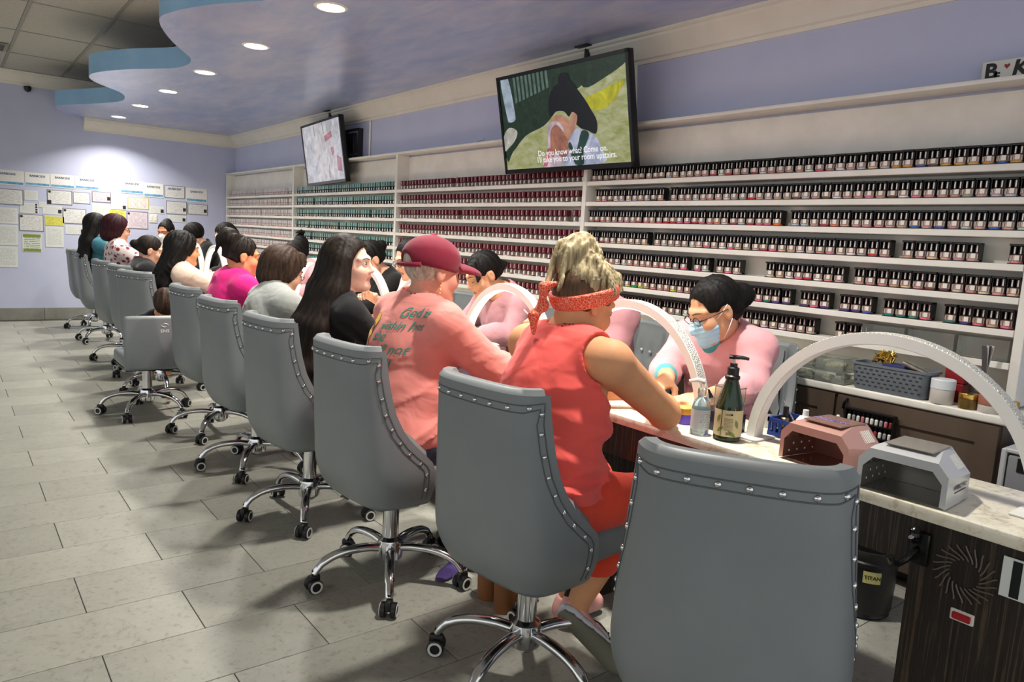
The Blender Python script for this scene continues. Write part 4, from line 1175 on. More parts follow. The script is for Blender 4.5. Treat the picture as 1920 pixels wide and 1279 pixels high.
# --- woman in the pink hoodie
p = Person('person', 'woman with a messy dark bun in a hot pink hoodie', (1.39, 4.79), 0.0, TAN, step=0.014, hstep=0.0055, girth=1.18, armg=1.15, group=CG)
p.head((1.515, 4.76, 1.142), -0.10, 0.15)
p.pose(pelvis=(0, 0, 0.59), neck=(0.09, 0.0, 1.005), shw=0.182, sh_drop=0.05, curl=0.3)
p.face(); p.build()
def hood(T):
    nk = p.J['nk']; T.ell(nk+V3(-0.075, 0, 0.0), V3(0.055, 0.115, 0.055), None, 0.03); T.cone(nk+V3(-0.03, 0.09, 0.015), nk+V3(0.06, 0.07, -0.05), 0.035, 0.025, 0.03); T.cone(nk+V3(-0.03, -0.09, 0.015), nk+V3(0.06, -0.07, -0.05), 0.035, 0.025, 0.03)
p.wear('hoodie', cloth_mat('hot_pink_fleece', (224, 36, 128), 0.06), 0.018, sleeve=1.9, neck_r=0.066, hem=0.55, folds=0.016, loose=0.014, extra=hood, seed=4.0)
p.trousers('trousers', M_jean); p.shoes(mat('pink_shoe', (214, 150, 158), 0.6))
p.hair(H_DARK, lambda S, h, M, k: (bun(S, h, M, k, -0.095, 0.100, 0.068, 0.066), S.cone(h(-0.15, 0.01, 0.09), h(-0.165, 0.0, -0.01), 0.022, 0.008, 0.02), S.cone(h(-0.12, 0.04, 0.15), h(-0.15, 0.05, 0.10), 0.02, 0.01, 0.02), nape(S, h, M, k)), 'hair', disp=strands(p, 0.006, 90, 14))

# --- small child on the stool
p = Person('person', 'small child with brown hair sitting on the square stool', (1.165, 5.51), PI/2-0.3, TAN, step=0.014, hstep=0.007, scale=0.56, hscale=0.80)
p.head((1.215, 5.49, 0.770), 0.2, 0.25)
p.pose(pelvis=(0, 0, 0.93), neck=(0.05, 0, 1.19), elb=((0.25, 0.2, 1.0), (0.25, -0.2, 1.0)), wri=((0.45, 0.1, 1.0), (0.45, -0.1, 1.0)), knee=((0.42, 0.1, 0.9), (0.42, -0.1, 0.9)), ank=((0.40, 0.1, 0.42), (0.40, -0.1, 0.42)))
p.face(); p.build()
p.wear('shirt', M_darkp, 0.012, sleeve=1.6, neck_r=0.06, hem=0.455, folds=0.002); p.trousers('trousers', M_darkp, hem=0.25)
p.hair(H_BROWN, lambda S, h, M, k: S.ell(h(-0.04, 0, -0.01), V3(0.098, 0.088, 0.095)*k, M, 0.02), 'hair', ears=False, disp=strands(p, 0.004))

# --- woman in the cream blouse
p = Person('person', 'woman with long wavy black hair in a cream blouse', (1.405, 6.20), 0.0, TAN, step=0.015, hstep=0.006, girth=1.08, armg=1.15, group=CG)
p.head((1.495, 6.10, 1.128), -0.10, 0.12)
p.pose(pelvis=(0, 0, 0.59), neck=(0.05, -0.07, 0.985), shw=0.178, sh_drop=0.04, curl=0.3)
p.face(ears=False); p.build()
p.wear('blouse', cloth_mat('cream_silk', (228, 204, 184), 0.04, rough=0.6), 0.018, sleeve=1.85, neck_r=0.078, hem=0.52, folds=0.016, loose=0.02, seed=5.0)
p.trousers('trousers', M_jean)
def wavy(S, h, M, k):
    S.ell(h(-0.035, 0, 0.03), V3(0.118, 0.104, 0.118), M, 0.02); o = p.hc
    for dy in (-0.07, 0.0, 0.08): chain(S, [o+V3(-0.06, dy*0.6, 0.0), o+V3(-0.11, dy, -0.14), o+V3(-0.17, dy*1.2+0.02, -0.27), o+V3(-0.20, dy*1.1+0.03, -0.38)], [0.075, 0.07, 0.062, 0.02])
p.hair(H_BLACK, wavy, 'hair', ears=False, disp=strands(p, 0.008, 70, 22), step=0.009)

# --- woman in the black shirt
p = Person('person', 'woman with a low dark bun in a black shirt, eyes lowered', (1.385, 6.98), 0.0, LIGHT, (186, 96, 96), step=0.015, hstep=0.006, girth=1.3, armg=1.25, group=CG)
p.head((1.43, 6.96, 1.078), -0.12, 0.22)
p.pose(pelvis=(0, 0, 0.59), neck=(-0.02, -0.02, 0.945), shw=0.188, sh_drop=0.035, world={'el1': (1.50, 6.72, 0.77), 'wr1': (1.72, 6.85, 0.775)}, curl=0.4)
p.face(); p.build()
p.wear('shirt', M_black_c, 0.016, sleeve=1.1, neck_r=0.060, neck_drop=-0.02, hem=0.52, folds=0.005, loose=0.01)
p.trousers('trousers', M_darkp)
p.hair(H_DARK, lambda S, h, M, k: (bun(S, h, M, k, -0.135, 0.03, 0.040, 0.038), nape(S, h, M, k)), 'hair', disp=strands(p, 0.003))

# --- woman in the floral top
def floral():
    m = mat('floral_print', (236, 228, 226), 0.8); nt, N, L, b = nodes_of(m)
    v = N.new('ShaderNodeTexVoronoi'); v.inputs['Scale'].default_value = 20; L.new(coord(nt, 'Object'), v.inputs['Vector'])
    c = ramp(nt, v.outputs['Distance'], [(0.0, (128, 44, 70)), (0.26, (190, 84, 104)), (0.36, (236, 228, 226)), (1.0, (238, 232, 230))], 'CONSTANT')
    c2 = ramp(nt, noise(nt, coord(nt, 'Object'), 26, 2), [(0.0, (238, 232, 230)), (0.60, (238, 232, 230)), (0.64, (110, 104, 74))], 'CONSTANT')
    L.new(mixc(nt, 1.0, c, c2, 'MULTIPLY'), b.inputs['Base Color']); return m
p = Person('person', 'woman with a burgundy bob and glasses in a white floral top', (1.35, 7.73), 0.0, LIGHT, step=0.016, hstep=0.007, girth=1.1, armg=1.1, group=CG)
p.head((1.315, 7.80, 1.238), -0.12, 0.15)
p.pose(pelvis=(0, 0, 0.60), neck=(-0.04, 0.04, 1.095), shw=0.175, curl=0.3)
p.face(ears=False); p.build()
p.wear('blouse', floral(), 0.016, sleeve=1.4, neck_r=0.074, hem=0.52, folds=0.004); p.trousers('trousers', M_darkp)
p.hair(H_BURG, lambda S, h, M, k: (S.ell(h(-0.03, 0, 0.025), V3(0.122, 0.106, 0.122), M, 0.02), S.ell(h(-0.045, 0, -0.065), V3(0.092, 0.098, 0.070), M, 0.03), S.cut(h(0, 0, -0.125), -M[2])), 'hair', ears=False, disp=strands(p, 0.003)); glasses(p, M_black)

# --- woman in the teal shirt
p = Person('person', 'woman with very long black hair in a teal shirt by the wall', (1.37, 9.02), 0.0, LIGHT, step=0.017, hstep=0.008, girth=1.1, group=CG)
p.head((1.325, 8.97, 1.245), 0.1, 0.1)
p.pose(pelvis=(0, 0, 0.60), neck=(-0.05, -0.02, 1.10), shw=0.172)
p.face(ears=False); p.build()
p.wear('shirt', cloth_mat('teal_cotton', (52, 108, 122), 0.06), 0.014, sleeve=1.7, hem=0.52, folds=0.004); p.trousers('trousers', M_darkp)
def lng2(S, h, M, k):
    o = p.hc; S.ell(h(-0.03, 0, 0.03), V3(0.115, 0.104, 0.115), M, 0.02)
    for dy in (-0.08, 0.0, 0.08): chain(S, [o+V3(-0.05, dy*0.6, 0.0), o+V3(-0.10, dy, -0.16), o+V3(-0.135, dy, -0.32), o+V3(-0.14, dy, -0.40)], [0.07, 0.065, 0.055, 0.02])
p.hair(H_BLACK, lng2, 'hair', ears=False, disp=strands(p, 0.004), step=0.010)

# --- technicians behind the table (facing the customers)
def tech(label, o, head, skin, top, hairfn, hm, hyaw=0.0, pitch=0.45, neck=None, step=0.015, hstep=0.006, girth=1.0, sleeve=1.3, eyes='closed', world=None, mask=None, glass=None, ears=True, curl=0.4, hn=None, loose=0.01, disp=0.004):
    q = Person('person', label, o, PI, skin, step=step, hstep=hstep, girth=girth, armg=1.05, group=TG)
    q.head(head, hyaw, pitch)
    if neck is None: neck = (head[0]+0.12, head[1], head[2]-0.115)
    q.pose(pelvis=(0.0, 0, 0.60), neck=(o[0]-neck[0], o[1]-neck[1], neck[2]), shw=0.165, elb=((0.22, 0.23, 0.83), (0.22, -0.23, 0.83)), wri=((0.46, 0.09, 0.825), (0.46, -0.09, 0.825)), knee=((0.26, 0.11, 0.54), (0.26, -0.11, 0.54)), ank=((0.22, 0.11, 0.09), (0.22, -0.11, 0.09)), world=world, curl=curl)
    q.face(ears=ears, eyes=eyes); q.build()
    q.wear('scrub_top', top, 0.015, sleeve=sleeve, neck_r=0.076, neck_drop=0.01, hem=0.55, folds=0.014, loose=loose, step=step*0.75, seed=o[1]); q.trousers('trousers', M_darkp)
    q.hair(hm, hairfn, 'hair', ears=ears, disp=strands(q, disp) if disp else None, more=[((0.098, 0, 0.022), (0.062, 0.072, 0.070))] if ears else None)
    if glass: glasses(q, glass)
    if mask: face_mask(q, mask, mat('ear_loop_white', (226, 228, 230), 0.7))
    return q
M_maskb = cloth_mat('mask_blue', (166, 208, 232), 0.03); M_maskw = cloth_mat('mask_white', (224, 222, 214), 0.03)
t9 = tech('technician in pink scrubs and a blue face mask, dark hair tied back', (2.67, 1.85), (2.395, 1.775, 1.112), ASIAN, M_pinks,
          lambda S, h, M, k: (S.ell(h(-0.135, 0, -0.005), V3(0.048, 0.052, 0.060), M, 0.02), S.ell(h(-0.155, -0.01, -0.055), V3(0.030, 0.034, 0.045), M, 0.02), nape(S, h, M, k, -0.085)), H_BLACK, hyaw=-0.36, pitch=0.50, neck=(2.535, 1.825, 1.015), step=0.011, hstep=0.0048, girth=1.05, sleeve=1.02,
          world={'el0': (2.44, 1.60, 0.835), 'wr0': (2.105, 1.600, 0.815), 'el1': (2.40, 2.00, 0.83), 'wr1': (2.150, 1.775, 0.855), 'hd0': (-0.9, 0.42, -0.05), 'hd1': (-0.9, -0.2, -0.25)}, mask=M_maskb, glass=mat('thin_frame', (60, 58, 60), 0.3, 0.6), curl=0.45)
M_tealtrim = cloth_mat('teal_trim', (82, 160, 164), 0.06)
S = Sdf(); nk = t9.J['nk']; S.ell(nk+V3(-0.070, -0.005, -0.028), V3(0.045, 0.050, 0.070), None, 0.02); S.cone(nk+V3(-0.02, 0.06, 0.035), nk+V3(-0.075, 0.03, -0.02), 0.016, 0.014, 0.01); S.cone(nk+V3(-0.02, -0.065, 0.035), nk+V3(-0.075, -0.03, -0.02), 0.016, 0.014, 0.01)
sdf_obj('undershirt', S, 0.008, M_tealtrim, t9.root, t9.org)
u, f1, f2 = t9.arms[1]
S = Sdf(); c0 = f2[1]*0.86+f2[2]*0.14; c1 = f2[1]*0.60+f2[2]*0.40; S.cone(c0, c1, 0.047, 0.044, 0.01); sdf_obj('cuff', S, 0.007, M_tealtrim, t9.root, t9.org)
wv = t9.J['wr'][0]; we = t9.J['el'][0]; wd = (wv-we)/np.linalg.norm(wv-we)
wt = Person.__new__(Person)
wm = MB(); c = Vector(wv-wd*0.03-t9.org); ax = Vector(wd); q = ax.to_track_quat('Z', 'Y').to_matrix()
wm.lathe([(0.029, -0.011), (0.0325, -0.011), (0.0325, 0.011), (0.029, 0.011), (0.029, -0.011)], 20, c, 0, M=q, cap=False)
sd = Vector((-0.35, -0.72, 0.55)); sd = (sd-ax*sd.dot(ax)).normalized(); R3 = Matrix((ax, sd.cross(ax), sd)).transposed()
wm.rbox(c+sd*0.034, (0.034, 0.038, 0.010), 0.004, 2, 1, M=R3); wm.rbox(c+sd*0.0392, (0.029, 0.033, 0.001), 0.0004, 1, 2, M=R3)
wo = wm.build('smart_watch', [mat('watch_band', (222, 218, 214), 0.5), M_steel, mat('watch_face', (18, 16, 20), 0.1)], t9.root)
t8 = tech('technician in mauve with a black bun, hidden behind the blonde topknot', (2.67, 2.58), (2.42, 2.60, 1.195), ASIAN, M_mauve, lambda S, h, M, k: (bun(S, h, M, k, -0.05, 0.135, 0.042, 0.04), nape(S, h, M, k)), H_BLACK, pitch=0.40, neck=(2.53, 2.55, 1.06), step=0.013,
     world={'el1': (2.45, 2.78, 0.84), 'wr1': (2.205, 2.66, 0.955), 'hd1': (-0.62, -0.55, 0.25), 'hn1': (-0.3, 0.35, 0.85)}, curl=0.85, disp=0.006)
t7 = tech('technician in mauve scrubs bent low, long dark fringe and hair tied back', (2.67, 3.36), (2.405, 3.36, 1.140), ASIAN, M_mauve, lambda S, h, M, k: (S.ell(h(-0.125, 0, -0.02), V3(0.045, 0.05, 0.05), M, 0.02), S.cone(h(0.062, 0.045, 0.088), h(0.066, 0.078, 0.0), 0.024, 0.018, 0.02), S.cone(h(0.066, 0.078, 0.0), h(0.070, 0.078, -0.075), 0.018, 0.008, 0.02), nape(S, h, M, k)), H_BLACK, hyaw=-0.15, pitch=0.50, neck=(2.535, 3.32, 1.03), step=0.012, hstep=0.005, girth=1.08)
t6 = tech('technician in glasses with a warmly lit face beside the maroon cap', (2.67, 4.20), (2.405, 4.18, 1.185), LIGHT, cloth_mat('white_scrubs', (214, 208, 200)), lambda S, h, M, k: (bun(S, h, M, k), nape(S, h, M, k)), H_BLACK, hyaw=-0.05, pitch=0.40, glass=M_black, world={'el1': (2.44, 4.40, 0.82), 'wr1': (2.18, 4.26, 0.93), 'hn1': (-0.3, 0.2, 0.9)}, curl=0.9)
tech('technician with black hair and black top behind the smiling woman', (2.67, 4.86), (2.42, 4.78, 1.150), LIGHT, M_black_c, lambda S, h, M, k: (bun(S, h, M, k), nape(S, h, M, k)), H_BLACK, girth=1.12)
def claw(S, h, M, k): S.ell(h(-0.11, 0, 0.07), V3(0.055, 0.05, 0.07), M, 0.02); nape(S, h, M, k)
t4 = tech('technician in mauve with hair held up in a black claw clip', (2.62, 5.92), (2.34, 5.98, 1.105), ASIAN, M_mauve, claw, H_BLACK, neck=(2.46, 5.90, 1.00), pitch=0.6)
cl = MB()
for i in range(5):
    t = i/4; cl.tube([t4.h(-0.14+0.05*t, -0.05, 0.09+0.03*t)-t4.org, t4.h(-0.19+0.04*t, -0.02, 0.13+0.02*t)-t4.org, t4.h(-0.16+0.05*t, 0.02, 0.17)-t4.org], 0.006, 6)
cl.tube([t4.h(-0.19, -0.02, 0.13)-t4.org, t4.h(-0.15, -0.02, 0.15)-t4.org], 0.010, 8)
cl.build('hair_claw', M_black, t4.root)
tech('technician with sleek black hair in black by the far shelf end', (2.62, 7.98), (2.37, 8.02, 1.225), LIGHT, M_black_c, lambda S, h, M, k: S.ell(h(-0.03, 0, -0.03), V3(0.115, 0.104, 0.12), M, 0.03), H_BLACK, ears=False, step=0.018, hstep=0.008)
tech('technician in black with a black cap, second from the far end', (2.62, 9.2), (2.37, 9.25, 1.195), LIGHT, M_black_c, lambda S, h, M, k: (S.ell(h(0.05, 0, 0.03), V3(0.11, 0.085, 0.02), M, 0.01), S.ell(h(-0.02, 0, 0.05), V3(0.115, 0.100, 0.105), M, 0.02)), H_BLACK, ears=False, step=0.018, hstep=0.008)
tech('technician in a white mask and pale pink top at the far end', (2.42, 9.72), (2.13, 9.55, 1.215), BROWN, cloth_mat('pale_pink_scrubs', (226, 204, 208)), lambda S, h, M, k: (bun(S, h, M, k, -0.06, 0.11, 0.05, 0.045), nape(S, h, M, k)), H_BLACK, hyaw=0.75, pitch=0.25, mask=M_maskw, neck=(2.22, 9.62, 1.08), step=0.016, hstep=0.006)
# ---------------------------------------------------------------- polish on the shelves
def obj_color_mat(name, rough=0.3, metal=0.0):
    m = mat(name, (200, 120, 120), rough, metal); nt, N, L, b = nodes_of(m)
    oi = N.new('ShaderNodeObjectInfo'); L.new(oi.outputs['Color'], b.inputs['Base Color']); return m
M_powder = obj_color_mat('powder_colour', 0.35)
M_copper = mat('copper_band', (150, 116, 104), 0.25, 0.5); M_label = mat('label_white', (232, 228, 216), 0.5); M_glint = mat('painted_glint', (226, 216, 206), 0.25, 0.3); M_smoke = mat('smoked_plastic', (26, 22, 22), 0.18)
M_redp = mat('red_polish_cover', (98, 30, 40), 0.2); M_tealp = mat('teal_polish_cover', (84, 136, 128), 0.2); M_palep = mat('clear_polish_cover', (206, 198, 196), 0.2)
def duo(frame, inner, low=False):
    """carton frame with two bottle caps above and a round labelled jar below; front looks to -x"""
    b = MB(); w_, d, h_ = 0.0475, 0.055, 0.078
    b.box((-0.004, 0, h_/2), (0.008, w_, h_), 0)
    b.box((-d/2, 0, h_-0.004), (d, w_, 0.008), 0)
    b.box((-d/2-0.004, 0, 0.002), (d-0.01, w_, 0.004), 0)
    for s in (-1, 1): b.box((-d*0.42, s*(w_/2-0.0015), h_*0.55), (d*0.75, 0.003, h_*0.85), 0)
    for s in (-1, 1):
        b.lathe([(0.0085, 0.036), (0.0085, 0.068), (0.006, 0.070)], 8, (-0.030, s*0.0105, 0), 1)
        b.box((-0.0388, s*0.0105-0.002, 0.054), (0.001, 0.0048, 0.026), 3)  # highlight on the dark cap, painted as a bright strip
    n = 12; prof = [(0.0222, 0.004), (0.0226, 0.0115), (0.0226, 0.034), (0.019, 0.0365)]
    b.lathe(prof, n, (-0.034, 0, 0), 4, mis=[4, 2, 2])
    for q in range(6):      # painted glints: bright upright strips on the jar wall
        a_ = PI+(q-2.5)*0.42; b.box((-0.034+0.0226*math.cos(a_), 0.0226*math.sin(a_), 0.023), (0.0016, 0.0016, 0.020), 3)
    b.box((-0.0572, -0.007, 0.0245), (0.0014, 0.0165, 0.019), 5)
    me = bpy.data.meshes.new('polish_box'); me.from_pydata(b.v, [], b.f)
    for m in (frame, inner, M_copper, M_glint, M_powder, M_label): me.materials.append(m)
    me.polygons.foreach_set('material_index', np.array(b.m, dtype=np.int32)); me.update()
    return me
def dip(frame, dark):
    """slim capped bottle for the farther bays"""
    b = MB()
    b.box((-0.026, 0, 0.058), (0.040, 0.036, 0.040), 0)
    b.lathe([(0.0185, 0.0), (0.0195, 0.006), (0.0195, 0.030), (0.014, 0.037)], 8, (-0.028, 0, 0), 1, mis=[2, 1, 1])
    b.box((-0.0482, -0.004, 0.019), (0.0012, 0.015, 0.022), 3)
    b.box((-0.0466, 0.006, 0.058), (0.001, 0.005, 0.032), 4)  # cap highlight painted as a pale strip
    me = bpy.data.meshes.new('polish_bottle'); me.from_pydata(b.v, [], b.f)
    for m in (frame, dark, M_powder, M_label, M_glint): me.materials.append(m)
    me.polygons.foreach_set('material_index', np.array(b.m, dtype=np.int32)); me.update()
    return me
PAL = [('nude', (196, 150, 132)), ('beige', (214, 190, 166)), ('dusty pink', (206, 140, 142)), ('pink', (226, 110, 140)), ('red', (188, 36, 48)), ('wine', (110, 30, 48)), ('grey', (150, 150, 152)), ('silver', (190, 192, 196)), ('blue', (60, 84, 170)), ('violet', (72, 56, 130)), ('teal', (34, 128, 112)), ('gold', (204, 160, 60)), ('orange', (236, 112, 44)), ('yellow green', (190, 206, 48)), ('green', (40, 160, 80)), ('white', (230, 228, 222)), ('brown', (108, 70, 52))]
COLORS = dict(PAL)
ROWN = ['top', 'second', 'third', 'fourth', 'fifth', 'sixth', 'seventh']
me_black = duo(mat('black_carton', (12, 11, 12), 0.35), M_smoke); me_red = dip(M_redp, mat('pale_glass', (132, 116, 112), 0.15)); me_teal = dip(M_tealp, mat('dark_glass', (30, 34, 36), 0.12)); me_pale = dip(M_palep, mat('rosy_glass', (196, 172, 170), 0.15))
def nth(n): return '%d%s' % (n, 'th' if 10 < n % 100 < 14 else {1: 'st', 2: 'nd', 3: 'rd'}.get(n % 10, 'th'))
def stock(mesh, name, bay, rows, what, bayname, cat, group, gaps, pal_fn, limit=300, pitch=0.0508):
    y0, y1 = BAYS[bay]; n_done = 0; rest = MB()
    spots = []
    for k in rows:
        y = y1-0.045
        while y > y0+0.062:
            if not any(a < y < b for (r_, a, b) in gaps if r_ == k) and random.random() > 0.012: spots.append((k, y))
            y -= pitch*random.uniform(0.985, 1.02)
    rank = {}
    for k in rows:
        for j, q in enumerate(sorted((q for q in spots if q[0] == k), key=lambda q: -q[1])): rank[q] = j+1
    spots.sort(key=lambda s: s[1] if bay == 0 else s[0]*10-s[1])
    for i, (k, y) in enumerate(spots):
        cn = pal_fn(k, y); z = BOARDS[k]+0.0006
        if i < limit:
            o = bpy.data.objects.new(name, mesh); COL.objects.link(o)
            o.location = (XS+0.072+random.uniform(-0.004, 0.004), y, z); o.rotation_euler = (0, 0, random.uniform(-0.05, 0.05))
            o.color = (*lin(tuple(min(255, max(0, v+random.randint(-14, 14))) for v in COLORS[cn])), 1)
            tag(o, '%s with %s colour, %s from left on the %s %s shelf' % (what, cn, nth(rank[(k, y)]), ROWN[k], bayname), cat, group)
        else:
            V = [(v.co.x+XS+0.072, v.co.y+y, v.co.z+z) for v in mesh.vertices]
            rest.add(V, [tuple(p.vertices) for p in mesh.polygons], [p.material_index for p in mesh.polygons])
    if rest.n:
        me = bpy.data.meshes.new(name+'_rest'); me.from_pydata(rest.v, [], rest.f)
        for m in mesh.materials: me.materials.append(m)
        me.polygons.foreach_set('material_index', np.array(rest.m, dtype=np.int32)); me.update()
        o = bpy.data.objects.new('more_'+name, me); COL.objects.link(o); o.color = (*lin((180, 120, 120)), 1)
        tag(o, 'remaining rows of %s in the %s bay' % (what+('es' if what.endswith('x') else 's'), bayname), cat, group, 'stuff')
def pal_near(k, y):
    if k == 5: return random.choice(['yellow green', 'green', 'orange', 'gold', 'pink', 'dusty pink']) if y > 2.2 else random.choice(['pink', 'pink', 'teal', 'nude', 'blue', 'violet'])
    if k == 0 and y < 1.6: return random.choice(['blue', 'gold', 'brown', 'gold', 'orange'])
    if k == 2: return random.choice(['orange', 'red', 'pink', 'pink', 'dusty pink', 'silver', 'nude']) if y > 1.5 else random.choice(['blue', 'silver', 'nude'])
    return random.choice(['nude', 'nude', 'nude', 'beige', 'dusty pink', 'dusty pink', 'grey', 'silver', 'white', 'brown', 'pink', 'red'])
stock(me_black, 'polish_box', 0, range(7), 'black polish box', 'near', 'polish', 'boxed polish on the nearest shelves',
      [(3, 1.485, 1.545), (3, 1.11, 1.20), (3, 2.92, 2.97), (4, 2.18, 2.30), (5, 1.55, 1.60), (5, 1.28, 1.33), (6, 0.9, 1.62), (6, 1.78, 1.86), (4, 1.72, 1.76)], pal_near)
stock(me_red, 'red_polish_bottle', 1, range(7), 'red capped polish bottle', 'red', 'polish', 'red capped polish bottles', [], lambda k, y: random.choice(['nude', 'beige', 'dusty pink', 'silver', 'wine', 'white']))
stock(me_teal, 'teal_polish_bottle', 2, range(7), 'teal capped polish bottle', 'teal', 'polish', 'teal capped polish bottles', [], lambda k, y: random.choice(['silver', 'grey', 'red', 'white', 'blue', 'beige', 'white']))
stock(me_pale, 'pale_polish_bottle', 3, range(7), 'clear capped polish bottle', 'corner', 'polish', 'clear capped polish bottles', [], lambda k, y: random.choice(['nude', 'beige', 'dusty pink', 'pink', 'wine', 'brown']))
for i, y in enumerate((1.13, 1.33, 1.53)):
    b = MB(); w_, d, h_ = 0.185, 0.09, 0.085
    for c, s in (((0, 0, 0.002), (d, w_, 0.004)), ((-d/2, 0, h_/2), (0.003, w_, h_)), ((d/2, 0, h_/2), (0.003, w_, h_)), ((0, -w_/2, h_/2), (d, 0.003, h_)), ((0, w_/2, h_/2), (d, 0.003, h_))): b.box(c, s)
    o = b.build('acrylic_bin', M_clear, None, smooth=0); o.location = (XS+0.055, y, BOARDS[6]+0.001)
    tag(o, 'empty clear acrylic bin on the lowest near shelf, '+['rightmost of three', 'middle of three', 'leftmost of three'][i], 'bin', 'clear bins on the lowest shelf')

# ---------------------------------------------------------------- televisions
def tv(name, label, TL, TR, BL, BR, draw, mount_y):
    TL, TR, BL, BR = map(Vector, (TL, TR, BL, BR))
    c = (TL+TR+BL+BR)/4; ux = ((TR-TL)+(BR-BL)).normalized(); uy = ((TL-BL)+(TR-BR)).normalized(); uy = (uy-ux*uy.dot(ux)).normalized()
    n = ux.cross(uy); W_, H_ = ((TR-TL).length+(BR-BL).length)/2, ((TL-BL).length+(TR-BR).length)/2
    t = thing(name, label, 'television', c)
    R3 = Matrix((ux, uy, n)).transposed()
    MB().rbox(n*-0.022, (W_, H_, 0.044), 0.006, 2, M=R3).build('housing', M_black, t)
    fr = MB(); b1, b2 = 0.022, 0.030
    for (x, y, sx, sy) in ((0, H_/2-b1/2, W_, b1), (0, -H_/2+b2/2, W_, b2), (-W_/2+b1/2, 0, b1, H_), (W_/2-b1/2, 0, b1, H_)): fr.box(ux*x+uy*y+n*0.003, (sx, sy, 0.010), M=R3)
    fr.build('bezel', mat('bezel_gloss', (10, 10, 11), 0.25), t, smooth=0)
    w2, h2 = W_-2*b1, H_-b1-b2; o = ux*(-w2/2)+uy*(-H_/2+b2)
    def pt(u, v, k=0): return o+ux*w2*u+uy*h2*(1-v)+n*(0.0015+0.0003*k)
    sc = MB(); sc.add([pt(0, 0), pt(0, 1), pt(1, 1), pt(1, 0)], [(0, 1, 2, 3)])
    scr = sc.build('screen', draw['base'], t, smooth=0)
    pic = MB(); mats = []
    for k, (m, poly) in enumerate(draw['shapes']):
        if len(poly) > 4:
            q = [Vector(v) for v in poly]; q = q[-2:]+q+q[:2]; q = catmull(q, 4); q = q[8:8+4*len(poly)]; poly = [(min(1, max(0, v.x)), min(1, max(0, v.y))) for v in q]
        if m not in mats: mats.append(m)
        pic.add([pt(u, v, k+1) for u, v in poly], [tuple(range(len(poly)))], mats.index(m))
    nlay = len(draw['shapes'])+2
    for txt, u, v, sz in draw.get('text', []):
        if draw['tm'] not in mats: mats.append(draw['tm'])
        text_on(pic, txt, sz, pt(u, v, nlay), ux, uy, mats.index(draw['tm']), bold=0.0004)
    if mats:
        me = bpy.data.meshes.new('picture'); me.from_pydata(pic.v, [], pic.f)
        finish('picture', me, pic.m, mats, scr, smooth=0, fixn=False)
    # ceiling plate, drop tube, arm and back bracket
    top = Vector((3.32, mount_y, ZS-0.004))-c
    br = MB(); br.box(top, (0.12, 0.12, 0.006)); br.tube([top, top+Vector((0, 0, -0.30)), Vector((top.x, top.y, -0.0))], 0.018, 10)
    br.tube([Vector((top.x, top.y, 0)), n*-0.05], 0.018, 10); br.rbox(n*-0.052, (0.30, 0.28, 0.016), 0.004, 1, M=R3)
    br.build('mount', mat('mount_black', (28, 27, 28), 0.5), t)
    return t
def scr(name, rgb, e=0.55):
    if name in MATS: return MATS[name]
    m = mat(name, (0, 0, 0), 0.25, emit=e); b = m.node_tree.nodes['Principled BSDF']; b.inputs['Emission Color'].default_value = (*lin(rgb), 1)
    nt = m.node_tree; f = noise(nt, coord(nt, 'Object', (1, 1, 1)), 9.0 if sum(rgb) > 150 else 22.0, 5, 0.65, 0.8)
    if name != 's_text': nt.links.new(ramp(nt, f, [(0.25, tuple(int(v*0.72) for v in rgb)), (0.5, rgb), (0.8, tuple(min(255, int(v*1.25+6)) for v in rgb))]), b.inputs['Emission Color'])
    return m
def meadow():
    m = scr('meadow_screen', (170, 176, 110)); nt, N, L, b = nodes_of(m)
    f = noise(nt, coord(nt, 'Generated', (5, 8, 8)), 1.6, 4, 0.6, 0.5)
    L.new(ramp(nt, f, [(0.3, (150, 160, 84)), (0.5, (184, 186, 130)), (0.7, (204, 204, 168))]), b.inputs['Emission Color']); return m
dk, dk2, post, hairc, face, cloth, shirt, vest, fluff = scr('s_forest', (36, 56, 40)), scr('s_fence', (96, 118, 108)), scr('s_post', (176, 190, 206)), scr('s_hair', (16, 17, 22)), scr('s_face', (206, 150, 124)), scr('s_towel', (222, 196, 208)), scr('s_shirt', (196, 202, 232)), scr('s_vest', (44, 74, 66)), scr('s_fluff', (206, 202, 190))
gold_, hand_, pink_ = scr('s_yellow', (196, 190, 40)), scr('s_hand', (176, 116, 96)), scr('s_pink', (204, 110, 122))
shapes = [(dk, [(0, 0), (0, 0.86), (0.07, 0.80), (0.2, 0.64), (0.36, 0.56), (0.45, 0.46), (0.56, 0.30), (0.70, 0.20), (0.78, 0.0)]), (dk, [(0.66, 0), (0.70, 0.24), (0.86, 0.18), (1, 0.08), (1, 0)])]
shapes += [(dk2, [(0.13+0.035*i, 0), (0.135+0.035*i, 0.28-0.012*i), (0.155+0.035*i, 0.27-0.012*i), (0.150+0.035*i, 0)]) for i in range(9)]
